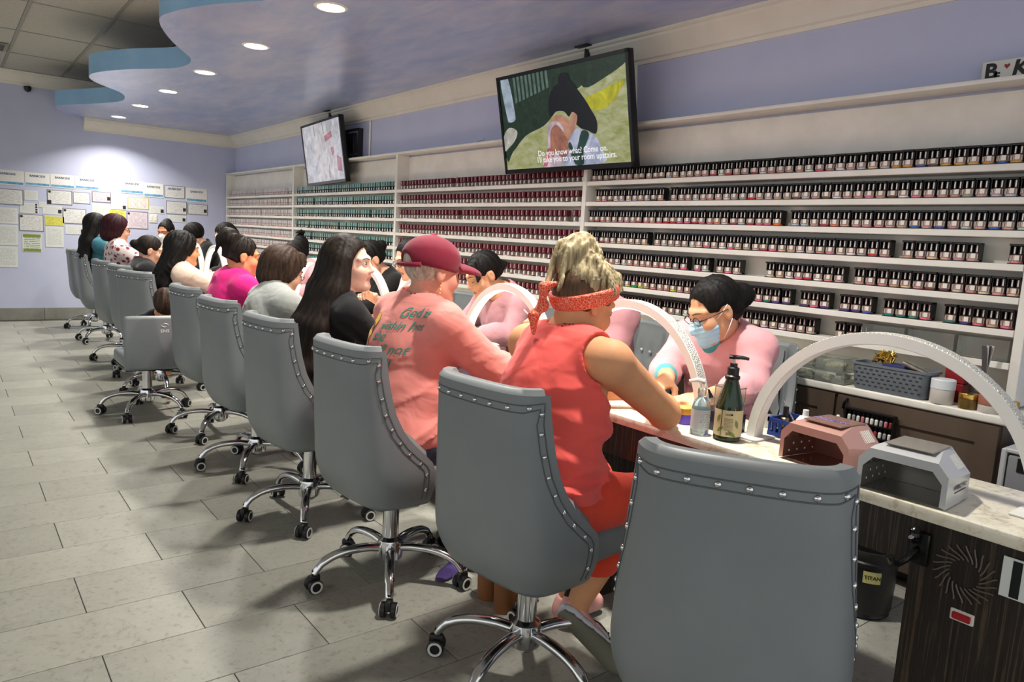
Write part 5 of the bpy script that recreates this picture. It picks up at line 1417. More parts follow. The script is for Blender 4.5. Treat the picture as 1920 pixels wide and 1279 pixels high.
shapes += [(gold_, [(0.70, 0.36), (0.78, 0.48), (0.90, 0.42), (0.98, 0.24), (0.82, 0.30)]), (post, [(0.02, 0), (0.05, 0.42), (0.07, 0.47), (0.115, 0.46), (0.125, 0.38), (0.09, 0)]),
           (fluff, [(0, 0.62), (0.06, 0.53), (0.13, 0.58), (0.10, 0.68), (0.03, 0.76), (0, 0.78)]), (hairc, [(0.535, 0.06), (0.515, 0.11), (0.515, 0.15), (0.475, 0.18), (0.44, 0.25), (0.42, 0.34), (0.425, 0.47), (0.48, 0.43), (0.54, 0.44), (0.575, 0.50), (0.60, 0.47), (0.615, 0.56), (0.66, 0.63), (0.71, 0.66), (0.77, 0.70), (0.782, 0.58), (0.745, 0.46), (0.70, 0.34), (0.645, 0.22), (0.60, 0.13), (0.585, 0.07)]),
           (face, [(0.44, 0.49), (0.45, 0.62), (0.50, 0.76), (0.58, 0.74), (0.625, 0.60), (0.64, 0.50), (0.60, 0.46), (0.585, 0.54), (0.52, 0.47)]), (shirt, [(0.50, 0.99), (0.545, 0.80), (0.60, 0.66), (0.645, 0.63), (0.76, 0.72), (0.80, 0.84), (0.815, 0.99)]),
           (vest, [(0.60, 0.99), (0.555, 0.80), (0.575, 0.76), (0.61, 0.86), (0.665, 0.66), (0.72, 0.70), (0.67, 0.86), (0.665, 0.99)]), (cloth, [(0.40, 0.58), (0.42, 0.54), (0.48, 0.53), (0.525, 0.60), (0.52, 0.70), (0.50, 0.99), (0.335, 0.99), (0.385, 0.80)]), (pink_, [(0.385, 0.80), (0.335, 0.99), (0.37, 0.99), (0.42, 0.80)]), (hand_, [(0.42, 0.64), (0.455, 0.57), (0.49, 0.58), (0.55, 0.72), (0.55, 0.88), (0.49, 0.90), (0.45, 0.84), (0.43, 0.90), (0.41, 0.86)])]
tv('wall_television', 'large black television showing a crying schoolgirl with subtitles', (3.06, 4.238, 2.449), (3.06, 2.998, 2.436), (3.19, 4.233, 1.803), (3.19, 3.008, 1.811),
   {'base': meadow(), 'shapes': shapes, 'text': [('Do you know what? Come on.', 0.30, 0.875, 0.052), ("I'll take you to your room upstairs.", 0.29, 0.945, 0.052)], 'tm': scr('s_text', (235, 235, 235), 0.9)}, 3.62)
pale = scr('pale_screen', (206, 204, 212), 0.6); fig, red2, line2 = scr('s_pale_figure', (226, 220, 224)), scr('s_rose', (196, 132, 146)), scr('s_dark', (96, 92, 92))
tv('wall_television', 'black television with a pale washed-out picture nearer the far corner', (3.21, 8.1, 2.473), (3.156, 6.98, 2.487), (3.30, 8.1, 1.823), (3.248, 6.98, 1.845),
   {'base': pale, 'shapes': [(fig, [(0.32, 0.08), (0.36, 0.90), (0.60, 0.95), (0.66, 0.50), (0.62, 0.1)]), (fig, [(0.60, 0.35), (0.66, 0.9), (0.86, 0.92), (0.84, 0.4), (0.74, 0.28)]), (red2, [(0.58, 0.24), (0.60, 0.34), (0.78, 0.28), (0.78, 0.18)]), (red2, [(0.72, 0.46), (0.74, 0.60), (0.80, 0.56), (0.79, 0.44)]), (line2, [(0.34, 0.02), (0.325, 0.2), (0.335, 0.2), (0.35, 0.04)]), (line2, [(0.56, 0.0), (0.575, 0.2), (0.585, 0.2), (0.57, 0.0)]), (line2, [(0.64, 0.72), (0.62, 0.95), (0.635, 0.95), (0.65, 0.74)]), (red2, [(0.86, 0.6), (0.84, 0.85), (0.95, 0.88), (0.96, 0.65)])]}, 7.58)
bx_ = thing('media_box', 'black open bracket with a player box on the wall behind the far television', 'bracket', (3.36, 7.02, 2.232))
b = MB()
for c, s in (((-0.03, 0.16, 0), (0.05, 0.012, 0.27)), ((-0.03, -0.16, 0), (0.05, 0.012, 0.27)), ((-0.03, 0, 0.13), (0.05, 0.32, 0.012)), ((-0.03, 0, -0.13), (0.05, 0.32, 0.012))): b.box(c, s)
b.build('bracket', M_black, bx_, smooth=0); MB().rbox((-0.03, 0.05, 0.0), (0.04, 0.17, 0.20), 0.006, 2).build('player', mat('player_black', (20, 20, 22), 0.4), bx_)
MB().tube([(-0.04, -0.05, -0.1), (-0.07, -0.08, -0.13), (-0.06, -0.03, -0.145), (-0.05, 0.04, -0.12), (-0.05, 0.1, -0.05)], 0.004, 6).build('cable', M_black, bx_)
for (a, b_, nm) in (((3.402, 3.26, 2.447), (3.402, 3.228, 2.08), 'slanting white cable cover on the wall beside the large television'), ((3.402, 6.80, 2.44), (3.402, 6.80, 2.08), 'upright white cable cover on the wall beside the far television')):
    o = MB().tube([Vector(a), Vector(b_)], 0.011, 4, flat=1.0).build('cable_cover', M_white, None, smooth=0); tag(o, nm, 'cable cover')

# ---------------------------------------------------------------- things on top of the shelves and on the walls
sg = thing('be_kind_sign', 'white block sign with hand-painted black BE KIND and a red heart', 'sign', (3.37, 1.30, 2.0762))
MB().rbox((0, -0.16, 0.043), (0.022, 0.32, 0.086), 0.002, 1).build('block', mat('sign_board', (214, 212, 200), 0.6), sg, smooth=0)
b = MB()
text_on(b, 'B', 0.082, (-0.0118, -0.012, 0.018), (0, -1, 0), (0, 0, 1), 0, bold=0.003); text_on(b, 'E', 0.040, (-0.0118, -0.048, 0.010), (0, -1, 0), (0, 0, 1), 0, bold=0.002)
text_on(b, 'Kind', 0.085, (-0.0118, -0.108, 0.018), (0, -1, 0), (0, 0, 1), 0, shear=0.15, bold=0.003)
hp = [(0, -0.010), (-0.010, 0.002), (-0.0095, 0.008), (-0.005, 0.010), (0, 0.006), (0.005, 0.010), (0.0095, 0.008), (0.010, 0.002)]
b.add([(-0.0118, -0.090-q[0], 0.058+q[1]) for q in hp], [tuple(range(8))], 1)
b.build('lettering', [M_black, mat('heart_red', (150, 38, 44), 0.5)], sg, smooth=0)
b = MB(); b.box((0, 0, 0.003), (0.05, 0.12, 0.004)); b.tube([(0, 0.05, 0.005), (0, 0.03, 0.02), (0, -0.05, 0.025)], 0.003, 6); b.tube([(0, -0.05, 0.004), (0, -0.05, 0.045)], 0.0025, 6)
o = b.build('wire_stand', M_clear, None); o.location = (3.34, 4.80, 2.0765); tag(o, 'small clear wire stand left on top of the shelves', 'stand')
cm = thing('security_camera', 'small round security camera high on the back wall', 'camera', (0.905, YB-0.012, 2.88))
MB().rbox((0, 0.0, 0.03), (0.06, 0.022, 0.09), 0.006, 2).build('base', M_white, cm); MB().lathe([(0, -0.045), (0.03, -0.03), (0.042, 0.0), (0.038, 0.025), (0, 0.03)], 18, (0, -0.035, -0.02), cap=False).build('dome', M_black, cm)

def paper_mat(name, base, ink, lines=14, cs=6.0, thr=0.52, border=None):
    if name in MATS: return MATS[name]
    m = mat(name, base, 0.7); nt, N, L, b = nodes_of(m)
    tc = N.new('ShaderNodeTexCoord'); sp = N.new('ShaderNodeSeparateXYZ'); L.new(tc.outputs['Generated'], sp.inputs[0])
    def math_(op, a, b_=None):
        n_ = N.new('ShaderNodeMath'); n_.operation = op
        for i, v in enumerate((a, b_)):
            if v is None: continue
            if isinstance(v, (int, float)): n_.inputs[i].default_value = v
            else: L.new(v, n_.inputs[i])
        return n_.outputs[0]
    z, x = sp.outputs[2], sp.outputs[0]
    row = math_('FRACT', math_('MULTIPLY', z, lines)); on = math_('GREATER_THAN', row, 0.55)
    cb = N.new('ShaderNodeCombineXYZ'); L.new(math_('MULTIPLY', x, cs), cb.inputs[0]); L.new(math_('FLOOR', math_('MULTIPLY', z, lines)), cb.inputs[2])
    oi = N.new('ShaderNodeObjectInfo'); L.new(math_('MULTIPLY', oi.outputs['Random'], 50), cb.inputs[1])
    nz = noise(nt, cb.outputs[0], 1.7, 3, 0.7); wd = math_('GREATER_THAN', nz, thr)
    def inside(v, a): return math_('MULTIPLY', math_('GREATER_THAN', v, a), math_('LESS_THAN', v, 1-a))
    f = math_('MULTIPLY', math_('MULTIPLY', on, wd), math_('MULTIPLY', inside(x, 0.10), inside(z, 0.10)))
    c = mixc(nt, math_('MULTIPLY', f, 0.75), base, ink)
    if border:
        e = math_('SUBTRACT', 1.0, math_('MULTIPLY', inside(x, 0.035), inside(z, 0.045))); c = mixc(nt, e, c, border)
    L.new(c, b.inputs['Base Color']); return m
PM = {'cert': paper_mat('certificate_sheet', (228, 226, 220), (206, 206, 204), 9, 5, 0.58), 'lic': paper_mat('licence_sheet', (218, 218, 214), (168, 166, 162), 15, 6, 0.50, (120, 118, 122)), 'form': paper_mat('form_sheet', (218, 220, 214), (176, 176, 172), 22, 8, 0.46), 'yel': paper_mat('yellow_sheet', (214, 208, 92), (150, 146, 60), 8, 5, 0.5), 'award': paper_mat('award_sheet', (222, 212, 206), (150, 140, 136), 12, 6, 0.52, (204, 186, 110)), 'pink': paper_mat('pink_sheet', (214, 200, 206), (150, 136, 142), 18, 6, 0.5, (120, 112, 118)), 'green': paper_mat('green_sheet', (214, 220, 206), (92, 98, 84), 10, 7, 0.42)}
M_navy = mat('title_navy', (58, 76, 118), 0.6); M_wave = textured('wave_blue', [(0.35, (44, 104, 150)), (0.6, (110, 170, 206))], 9, 0.6); M_photo = mat('photo_dark', (44, 40, 40), 0.5); M_olive = mat('olive_band', (128, 142, 62), 0.4)
PAP = [  # x0, x1, z0, z1, kind, label, extra
    (0.50, 0.845, 1.68, 1.86, 'cert', 'blue-waved certificate, first from the left in the top row', 'b'), (0.85, 1.115, 1.69, 1.855, 'cert', 'blue-waved certificate, second from the left in the top row', 'b'), (1.12, 1.385, 1.69, 1.86, 'cert', 'blue-waved certificate, third from the left in the top row', 'b'), (1.39, 1.665, 1.70, 1.855, 'cert', 'blue-waved certificate, fourth from the left in the top row', 'b'),
    (1.92, 2.195, 1.69, 1.86, 'cert', 'blue-waved certificate, first of the right-hand four', 'b'), (2.20, 2.445, 1.66, 1.85, 'cert', 'blue-waved certificate, second of the right-hand four', 'b'), (2.46, 2.725, 1.67, 1.84, 'lic', 'black-framed certificate, third of the right-hand four', 't'), (2.74, 3.02, 1.64, 1.83, 'cert', 'blue-waved certificate, last of the right-hand four near the shelves', 'b'),
    (0.50, 0.83, 1.44, 1.63, 'lic', 'bordered licence at the left picture edge below the certificates', 's'), (1.08, 1.355, 1.48, 1.66, 'lic', 'bordered licence with a photo below the third certificate', 'p'), (1.365, 1.56, 1.51, 1.655, 'lic', 'small double-bordered licence below the fourth certificate', ''), (1.58, 1.80, 1.545, 1.68, 'pink', 'pinkish licence with a portrait at its right edge', 'q'),
    (2.00, 2.26, 1.49, 1.64, 'award', 'award sheet with a yellow border', ''), (2.48, 2.75, 1.45, 1.63, 'lic', 'bordered licence below the black-framed certificate', 'q'), (2.76, 3.03, 1.465, 1.61, 'lic', 'licence with a portrait nearest the shelves', 'q'), (0.84, 0.98, 1.51, 1.63, 'form', 'small white note right of the edge licence', ''),
    (0.79, 0.985, 1.35, 1.475, 'form', 'white sheet with four stamp-sized pictures', 'f'), (0.99, 1.07, 1.43, 1.50, 'form', 'tiny blank slip between two licences', ''), (1.03, 1.24, 1.35, 1.455, 'form', 'pale strip licence with a small photo above the yellow notice', 'q'), (1.245, 1.51, 1.245, 1.44, 'lic', 'bordered licence right above the last low strip', 's'),
    (1.27, 1.49, 1.11, 1.225, 'form', 'lowest pale strip licence with a small photo', 'q'), (1.58, 1.79, 1.33, 1.53, 'form', 'plain form hanging below the pinkish licence', ''), (1.80, 1.98, 1.465, 1.55, 'form', 'short pale slip with two tiny photos', 'q'), (1.78, 1.97, 1.35, 1.455, 'yel', 'yellow notice beside the tall black hair', ''),
    (1.985, 2.25, 1.22, 1.455, 'pink', 'pink bordered licence below the yellow-bordered award', 's'), (2.265, 2.45, 1.445, 1.54, 'form', 'pale slip with a dark thumbnail above the light switch', 'q'), (2.50, 2.74, 1.345, 1.435, 'form', 'low strip licence right of the light switch', 'q'), (0.775, 1.035, 1.125, 1.335, 'lic', 'bordered licence above the green poster', 's'),
    (1.05, 1.26, 1.21, 1.325, 'yel', 'yellow-green notice left of the lowest licence', ''), (1.05, 1.25, 0.935, 1.195, 'form', 'white form below the yellow-green notice', ''), (0.50, 0.765, 1.205, 1.40, 'form', 'long notice at the left edge, upper sheet', ''), (0.50, 0.76, 0.94, 1.19, 'form', 'long notice at the left edge, middle sheet', ''), (0.50, 0.75, 0.665, 0.925, 'form', 'long notice at the left edge, lowest sheet', ''), (0.80, 1.01, 0.865, 1.09, 'green', 'green and white poster in a clear sleeve', 'g')]
for i, (x0, x1, z0, z1, kd, lb, ex) in enumerate(PAP):
    t = thing('wall_paper_sheet', lb, 'paper', ((x0+x1)/2, YB-0.002-0.0006*(i % 3), (z0+z1)/2), 0, 'papers pinned to the back wall')
    w_, h_ = x1-x0, z1-z0
    MB().box((0, -0.0006, 0), (w_, 0.0012, h_)).build('sheet', PM[kd], t, smooth=0)
    if ex == 'b': MB().box((0, -0.0015, -h_*0.36), (w_*0.94, 0.0006, h_*0.16)).build('wave_band', M_wave, t, smooth=0)
    if ex in ('b', 't'):
        b = MB(); text_on(b, 'BARBICIDE', 0.034, (0, -0.0016, h_*0.18), (1, 0, 0), (0, 0, 1), center=True, bold=0.0012)
        b.build('title', M_navy, t, smooth=0)
    if ex == 'p': MB().box((-w_*0.42, -0.0016, -h_*0.36), (0.045, 0.0008, 0.05)).build('photo', M_photo, t, smooth=0)
    if ex == 'q': MB().box((w_*0.38, -0.0016, -h_*0.12), (0.038, 0.0008, 0.046)).build('photo', M_photo, t, smooth=0)
    if ex in ('s', 'p'): MB().lathe([(0.0, 0.0), (0.016, 0.0), (0.016, 0.0008), (0, 0.0008)], 12, (-w_*0.40, -0.0012, h_*0.36), M=Matrix.Rotation(PI/2, 3, 'X'), cap=False).build('seal', M_photo, t, smooth=0)
    if ex == 'f':
        for k in range(4): MB().box((w_*0.38, -0.0016, h_*(0.36-0.24*k)), (0.022, 0.0008, 0.022)).build('thumbnail', M_photo, t, smooth=0)
    if ex == 'g':
        for zz in (0.40, -0.40): MB().box((0, -0.0016, h_*zz), (w_*0.9, 0.0008, h_*0.16)).build('green_band', M_olive, t, smooth=0)
sp = thing('light_switch', 'white double light switch plate among the papers', 'switch', (2.315, YB-0.002, 1.375))
MB().rbox((0, -0.003, 0), (0.10, 0.006, 0.115), 0.002, 1).build('plate', M_white, sp)
for s in (-1, 1): MB().rbox((s*0.024, -0.008, 0), (0.032, 0.005, 0.066), 0.002, 1).build('rocker', M_white, sp)
# ---------------------------------------------------------------- half-moon table lamps
def sparkle():
    m = mat('crystal_strip', (212, 210, 200), 0.3, 0.2); nt, N, L, b = nodes_of(m)
    v = N.new('ShaderNodeTexVoronoi'); v.inputs['Scale'].default_value = 220; L.new(coord(nt, 'Object'), v.inputs['Vector'])
    L.new(ramp(nt, v.outputs['Distance'], [(0.2, (244, 242, 232)), (0.6, (196, 195, 186))]), b.inputs['Base Color']); bump(nt, v.outputs['Distance'], 1.0, 0.004); return m
M_spark = sparkle(); M_lampw = mat('lamp_white', (224, 222, 216), 0.4); M_diff = mat('lamp_diffuser_off', (236, 234, 228), 0.5)
def arch(R_, t0, t1, xw, n=40, half=0.378, high=0.362):
    """closed strip along a half ellipse in the y-z plane between radial offsets t0..t1, xw wide"""
    b = MB(); rows = []
    for i in range(n+1):
        a = PI*i/n; c, s_ = math.cos(a), math.sin(a); row = []
        for x, t in ((-xw/2, t0), (xw/2, t0), (xw/2, t1), (-xw/2, t1)): row.append(Vector((x, (half+t)*c, (high+t)*s_)))
        rows.append(row)
    b.grid(rows, close_u=True); b.add(rows[0], [(0, 1, 2, 3)]); b.add(rows[-1], [(3, 2, 1, 0)])
    return b
LAMPS = [(0.935, 1.0, False, 'unlit white half-moon lamp in the right foreground'), (1.90, 0.92, True, 'lit half-moon lamp between the coral top and the masked technician'), (2.68, 0.86, True, 'lit half-moon lamp in front of the bent technician in mauve'),
         (3.41, 0.78, True, 'lit half-moon lamp behind the maroon cap'), (4.14, 0.87, True, 'lit half-moon lamp beside the smiling woman'), (4.93, 0.90, True, 'lit half-moon lamp left of the smiling woman'), (5.72, 0.90, True, 'lit half-moon lamp behind the pink hoodie'), (6.50, 0.88, True, 'lit half-moon lamp in front of the cream blouse'), (7.28, 0.88, True, 'lit half-moon lamp in front of the black shirt'), (8.06, 0.88, True, 'lit half-moon lamp in front of the far technicians')]
M_off = M_diff
lit = None
def half_moon(y, lb, strip):
    t = thing('half_moon_lamp', lb, 'table lamp', (2.065, y, ZT), 0, 'half-moon lamps along the table')
    arch(0, 0.0, 0.030, 0.046).build('arch', M_lampw, t, smooth=0.5)
    arch(0, 0.0302, 0.0325, 0.034).build('crystal_strip', M_spark, t, smooth=0.5)
    arch(0, -0.0030, -0.0002, 0.034).build('light_strip', strip, t, smooth=0.5)
    for s in (-1, 1): MB().rbox((0.0, s*0.392, 0.004), (0.11, 0.085, 0.007), 0.002, 1).build('foot', M_lampw, t)
    return t
for y, sy, on, lb in LAMPS:
    if not on: t = half_moon(y, lb, M_off)
    elif lit is None: t = lit = half_moon(y, lb, M_glow)
    else: t = dup(lit, (2.065, y, ZT), 0, lb)
    t.scale = (1, sy, 1)

# ---------------------------------------------------------------- nail drying lamps
def cure_lamp(name, label, loc, rotz, m_shell, m_in, word=None, uv=None):
    t = thing(name, label, 'nail lamp', loc, rotz); t.scale = (1.08, 1.08, 1.12)
    def prof(w_, h_, c, z0=0.004): return [(-w_/2, z0), (-w_/2, h_-c*1.1), (-w_/2+c, h_), (w_/2-c, h_), (w_/2, h_-c*1.1), (w_/2, z0)]
    secs = [(0.0, prof(0.198, 0.100, 0.024)), (0.016, prof(0.200, 0.105, 0.028)), (0.075, prof(0.200, 0.112, 0.042)), (0.150, prof(0.196, 0.112, 0.046)), (0.190, prof(0.165, 0.096, 0.044)), (0.212, prof(0.120, 0.070, 0.036))]
    ins = [(0.0, prof(0.174, 0.080, 0.022, 0.006)), (0.13, prof(0.160, 0.076, 0.022, 0.006))]
    b = MB(); rows = [[Vector((x, p[0], p[1])) for p in pr] for x, pr in secs]
    b.grid(rows); b.add(rows[-1], [tuple(range(6))])
    ri = [[Vector((x, p[0], p[1])) for p in pr] for x, pr in ins]
    b.grid([rows[0], ri[0]])
    b.build('shell', m_shell, t, smooth=0.35)
    c = MB(); c.grid(ri); c.add(ri[1], [tuple(range(6))]); c.add([(0.0, -0.087, 0.0055), (0.13, -0.08, 0.0055), (0.13, 0.08, 0.0055), (0.0, 0.087, 0.0055)], [(0, 1, 2, 3)])
    c.build('chamber', m_in, t, smooth=0)
    MB().rbox((0.085, 0, 0.1135), (0.115, 0.108, 0.004), 0.0015, 1).build('top_plate', mat('smoke_plate_'+name, (150, 146, 138) if word else (150, 112, 100), 0.12, 0.4), t)
    M_led = mat('led_dot', (236, 232, 226), 0.3) if not uv else uv
    for i in range(7): MB().lathe([(0.0, 0), (0.0028, 0), (0.0028, 0.001), (0, 0.001)], 8, (0.022+0.016*i, 0.0845-0.0009*i, 0.022+0.018*(i % 2)), M=Matrix.Rotation(PI/2, 3, 'X'), cap=False).build('led', M_led, t, smooth=0)
    for i in range(6): MB().box((0.092+0.008*i, -0.0765, 0.0885), (0.004, 0.034, 0.0022), M=Matrix.Rotation(0.83, 3, 'X')).build('vent_slat', M_lampw, t, smooth=0)
    if word:
        b = MB(); text_on(b, word, 0.0145, (0.040, -0.1008, 0.040), (1, 0, 0), (0, 0, 1), bold=0.0004); b.box((0.085, -0.1006, 0.033), (0.075, 0.0006, 0.0022))
        b.build('lettering', mat('print_dark', (40, 40, 42), 0.5), t, smooth=0)
    else:
        b = MB(); b.tube([(0.078+0.007*math.sin(i*1.9)+0.003*math.sin(i*4.1), 0.045-0.0045*i, 0.1162) for i in range(21)], 0.0014, 5); b.tube([(0.068, 0.05-0.005*i, 0.1162) for i in range(12)], 0.0009, 5)
        b.build('script_print', mat('print_violet', (140, 130, 190), 0.3), t, smooth=0)
    return t
M_silver = mat('silver_plastic', (206, 208, 208), 0.25, 0.35); M_rose = mat('rose_gold_plastic', (204, 158, 146), 0.25, 0.35); M_dkin = mat('mirror_chamber', (132, 130, 124), 0.2, 0.6); M_rosein = mat('rose_chamber', (150, 106, 94), 0.2, 0.6)
cure_lamp('silver_nail_lamp', 'silver nail drying lamp at the table edge beside the number panel', (1.878, 0.785, ZT), 0.06, M_silver, M_dkin, 'HYBRID PRO')
cure_lamp('rose_nail_lamp', 'rose gold nail drying lamp next to the silver one', (1.918, 1.045, ZT), -0.08, M_rose, M_rosein)
M_uv = mat('violet_led', (92, 20, 255), 0.5, emit=7)
for k, (x, y, rz, lb) in enumerate(((1.965, 2.62, 2.3, 'violet glowing nail lamp under the hand of the maroon cap person'),)):
    t = cure_lamp('violet_nail_lamp', lb, (x, y, ZT), rz, M_silver, mat('violet_chamber', (120, 60, 230), 0.4, emit=1.2), None, M_uv)

# ---------------------------------------------------------------- bottles and baskets on the table
t = thing('lotion_pump_bottle', 'dark green lotion bottle with black pump and cream leaf label', 'bottle', (1.955, 1.355, ZT))
M_green = mat('green_glass', (22, 44, 24), 0.12, spec=0.6); M_lab = mat('cream_label', (206, 192, 150), 0.6)
MB().lathe([(0.0, 0.001), (0.038, 0.001), (0.043, 0.006), (0.043, 0.105), (0.041, 0.118), (0.024, 0.180), (0.020, 0.192), (0.019, 0.198), (0, 0.198)], 32, cap=False).build('body', M_green, t)
b = MB()
b.lathe([(0.0434, 0.018), (0.0434, 0.102)], 40, cap=False, mi=0)
lb_ = b.build('label', M_lab, t)
d = MB()
def cyl(u, z, r=0.0440): return Vector((r*math.cos(u), r*math.sin(u), z))
VD = PI+0.62
for (u0, u1, z0, z1, mi_) in ((VD-0.52, VD-0.47, 0.018, 0.102, 0),):
    d.add([cyl(u0, z0), cyl(u1, z0), cyl(u1, z1), cyl(u0, z1)], [(0, 1, 2, 3)], mi_)
for s, (uu, zz, ln, tilt) in enumerate(((VD-0.85, 0.075, 0.03, 0.35), (VD-0.80, 0.045, 0.03, 0.8), (VD+0.62, 0.034, 0.034, -0.9), (VD+0.72, 0.06, 0.03, -0.3))):
    P = []
    for i in range(9):
        q = i/8; wdt = 0.006*math.sin(PI*q); P.append((q, wdt))
    up_ = [cyl(uu+(ln*q*math.sin(tilt)+wd*math.cos(tilt))/0.044, zz-ln/2+ln*q*math.cos(tilt)-wd*math.sin(tilt), 0.0441) for q, wd in P]; dn = [cyl(uu+(ln*q*math.sin(tilt)-wd*math.cos(tilt))/0.044, zz-ln/2+ln*q*math.cos(tilt)+wd*math.sin(tilt), 0.0441) for q, wd in reversed(P[1:-1])]
    n_ = len(up_); d.add(up_+dn, [(i, i+1, n_+len(dn)-1-i, n_+len(dn)-i) if i else (0, 1, n_+len(dn)-1) for i in range(n_-2)]+[(n_-2, n_-1, n_)], 1)
def wrap_text(mb, txt, sz, u0, z, mi_):
    V, F_ = text_mesh(txt, sz)
    if V:
        wd = max(v[0] for v in V); mb.add([cyl(u0+(v[0]-wd/2)/0.044, z+v[1], 0.0443) for v in V], F_, mi_)
wrap_text(d, 'ond', 0.011, VD-0.05, 0.086, 0); d.add([cyl(VD+0.22+0.07*math.cos(t_), 0.0895+0.0032*math.sin(t_), 0.0443) for t_ in [2*PI*i/10 for i in range(10)]], [tuple(range(10))], 0)
for i in range(9):
    for j in range(6): d.add([cyl(VD-0.30+0.11*j, 0.0745-0.0045*i, 0.0443), cyl(VD-0.21+0.11*j, 0.0745-0.0045*i, 0.0443), cyl(VD-0.21+0.11*j, 0.0760-0.0045*i, 0.0443), cyl(VD-0.30+0.11*j, 0.0760-0.0045*i, 0.0443)], [(0, 1, 2, 3)], 2)
for i in range(14): d.add([cyl(VD-0.12+0.025*i, 0.024), cyl(VD-0.12+0.025*i+0.012*(1+i % 2)*0.6, 0.024), cyl(VD-0.12+0.025*i+0.012*(1+i % 2)*0.6, 0.033), cyl(VD-0.12+0.025*i, 0.033)], [(0, 1, 2, 3)], 0)
me = bpy.data.meshes.new('label_print'); me.from_pydata(d.v, [], d.f); finish('label_print', me, d.m, [M_black, mat('leaf_print', (120, 134, 74), 0.6), mat('print_brownish', (120, 110, 80), 0.6)], lb_, smooth=0)
MB().lathe([(0.0225, 0.196), (0.0235, 0.200), (0.0235, 0.206), (0.019, 0.210), (0.019, 0.232), (0.012, 0.236), (0.012, 0.246), (0, 0.246)], 24, cap=False).build('collar', M_black, t)
MB().tube([(0, 0, 0.244), (0, 0, 0.262)], 0.0045, 10).build('stem', mat('stem_white', (206, 206, 204), 0.4), t)
b = MB(); b.lathe([(0, 0.260), (0.010, 0.261), (0.012, 0.266), (0.010, 0.272), (0, 0.273)], 16, cap=False); b.tube([(-0.01, 0.012, 0.266), (0.012, -0.018, 0.267), (0.026, -0.036, 0.264)], [0.010, 0.009, 0.007], 10, flat=0.7); b.build('pump_head', M_black, t)
t = thing('sanitizer_bottle', 'clear hand sanitizer pump bottle left of the green bottle', 'bottle', (1.925, 1.440, ZT))
M_gel = mat('blue_gel', (206, 230, 236), 0.05, trans=0.85, ior=1.3)
MB().lathe([(0, 0.001), (0.026, 0.001), (0.030, 0.008), (0.030, 0.090), (0.026, 0.108), (0.014, 0.122), (0.0135, 0.132), (0, 0.132)], 24, cap=False).build('body', M_gel, t)
b = MB(); b.lathe([(0.0305, 0.020), (0.0305, 0.085)], 24, cap=False); o = b.build('label', paper_mat('sanitizer_label', (200, 206, 208), (120, 126, 150), 12, 9, 0.5), t)
MB().lathe([(0.016, 0.130), (0.016, 0.150), (0.006, 0.154), (0.006, 0.172), (0, 0.172)], 18, cap=False).build('collar', M_clear, t)
MB().tube([(0.004, 0.0, 0.174), (-0.012, 0.016, 0.178), (-0.03, 0.034, 0.172)], [0.009, 0.007, 0.005], 8).build('pump_head', M_lampw, t)
t = thing('cuticle_jar', 'small jar with purple base and orange lid near the coral elbow', 'jar', (1.995, 1.560, ZT))
MB().lathe([(0, 0.001), (0.026, 0.001), (0.027, 0.005), (0.027, 0.034), (0, 0.034)], 24, cap=False).build('base', mat('purple_jar', (110, 80, 214), 0.35), t)
MB().lathe([(0.0275, 0.035), (0.0285, 0.037), (0.0285, 0.056), (0.026, 0.058), (0, 0.058)], 24, cap=False).build('lid', mat('orange_lid', (226, 160, 70), 0.4), t)
t = thing('blue_basket', 'small blue plastic basket of nail tools behind the lamp foot', 'basket', (2.200, 1.225, ZT), 0.0)
M_blue = mat('blue_plastic', (30, 54, 122), 0.4)
b = MB(); W_, D_, H_ = 0.20, 0.13, 0.062
b.box((0, 0, 0.002), (D_, W_, 0.004))
for s in (-1, 1):
    b.box((s*D_/2, 0, 0.009), (0.004, W_, 0.014)); b.box((s*D_/2, 0, H_-0.007), (0.006, W_+0.006, 0.014)); b.box((0, s*W_/2, 0.009), (D_, 0.004, 0.014)); b.box((0, s*W_/2, H_-0.007), (D_+0.006, 0.006, 0.014))
b.build('tray', M_blue, t, smooth=0)
for s in (-1, 1):
    for k in range(11): MB().box((s*D_/2, -0.095+0.019*k, 0.032), (0.003, 0.009, 0.034)).build('slat', M_blue, t, smooth=0)
    for k in range(7): MB().box((-0.057+0.019*k, s*W_/2, 0.032), (0.009, 0.003, 0.034)).build('slat', M_blue, t, smooth=0)
def small(name, lb, loc, prof, mats, mis=None, cat='bottle', n=18):
    b = MB(); b.lathe(prof, n, mis=mis, cap=False); o = b.build(name, mats, None); o.location = loc; tag(o, lb, cat); return o
small('glue_bottle', 'white squat bottle with a cap standing in the blue basket', (2.20, 1.235, ZT+0.0045), [(0, 0), (0.026, 0), (0.028, 0.006), (0.028, 0.058), (0.018, 0.072), (0.010, 0.074), (0.009, 0.094), (0, 0.095)], [M_lampw])
small('base_coat_bottle', 'gold and dark base coat bottle in the blue basket', (2.19, 1.30, ZT+0.0045), [(0, 0), (0.013, 0), (0.014, 0.004), (0.014, 0.052), (0.009, 0.056), (0.009, 0.092), (0, 0.093)], [M_gold, M_black], [0, 0, 0, 0, 1, 1])
small('black_jar', 'black patterned jar in the blue basket', (2.195, 1.168, ZT+0.0045), [(0, 0), (0.020, 0), (0.021, 0.003), (0.021, 0.075), (0.018, 0.080), (0, 0.080)], [mat('jar_black', (26, 24, 30), 0.4)], cat='jar')
for k, (x, y, lb) in enumerate(((2.235, 1.145, 'white marker pen upright in the blue basket'), (2.165, 1.149, 'second white pen leaning in the blue basket'))):
    small('pen', lb, (x, y, ZT+0.0045), [(0, 0), (0.0055, 0), (0.0065, 0.004), (0.0065, 0.088), (0.004, 0.094), (0, 0.095)], [M_lampw], cat='pen', n=12)
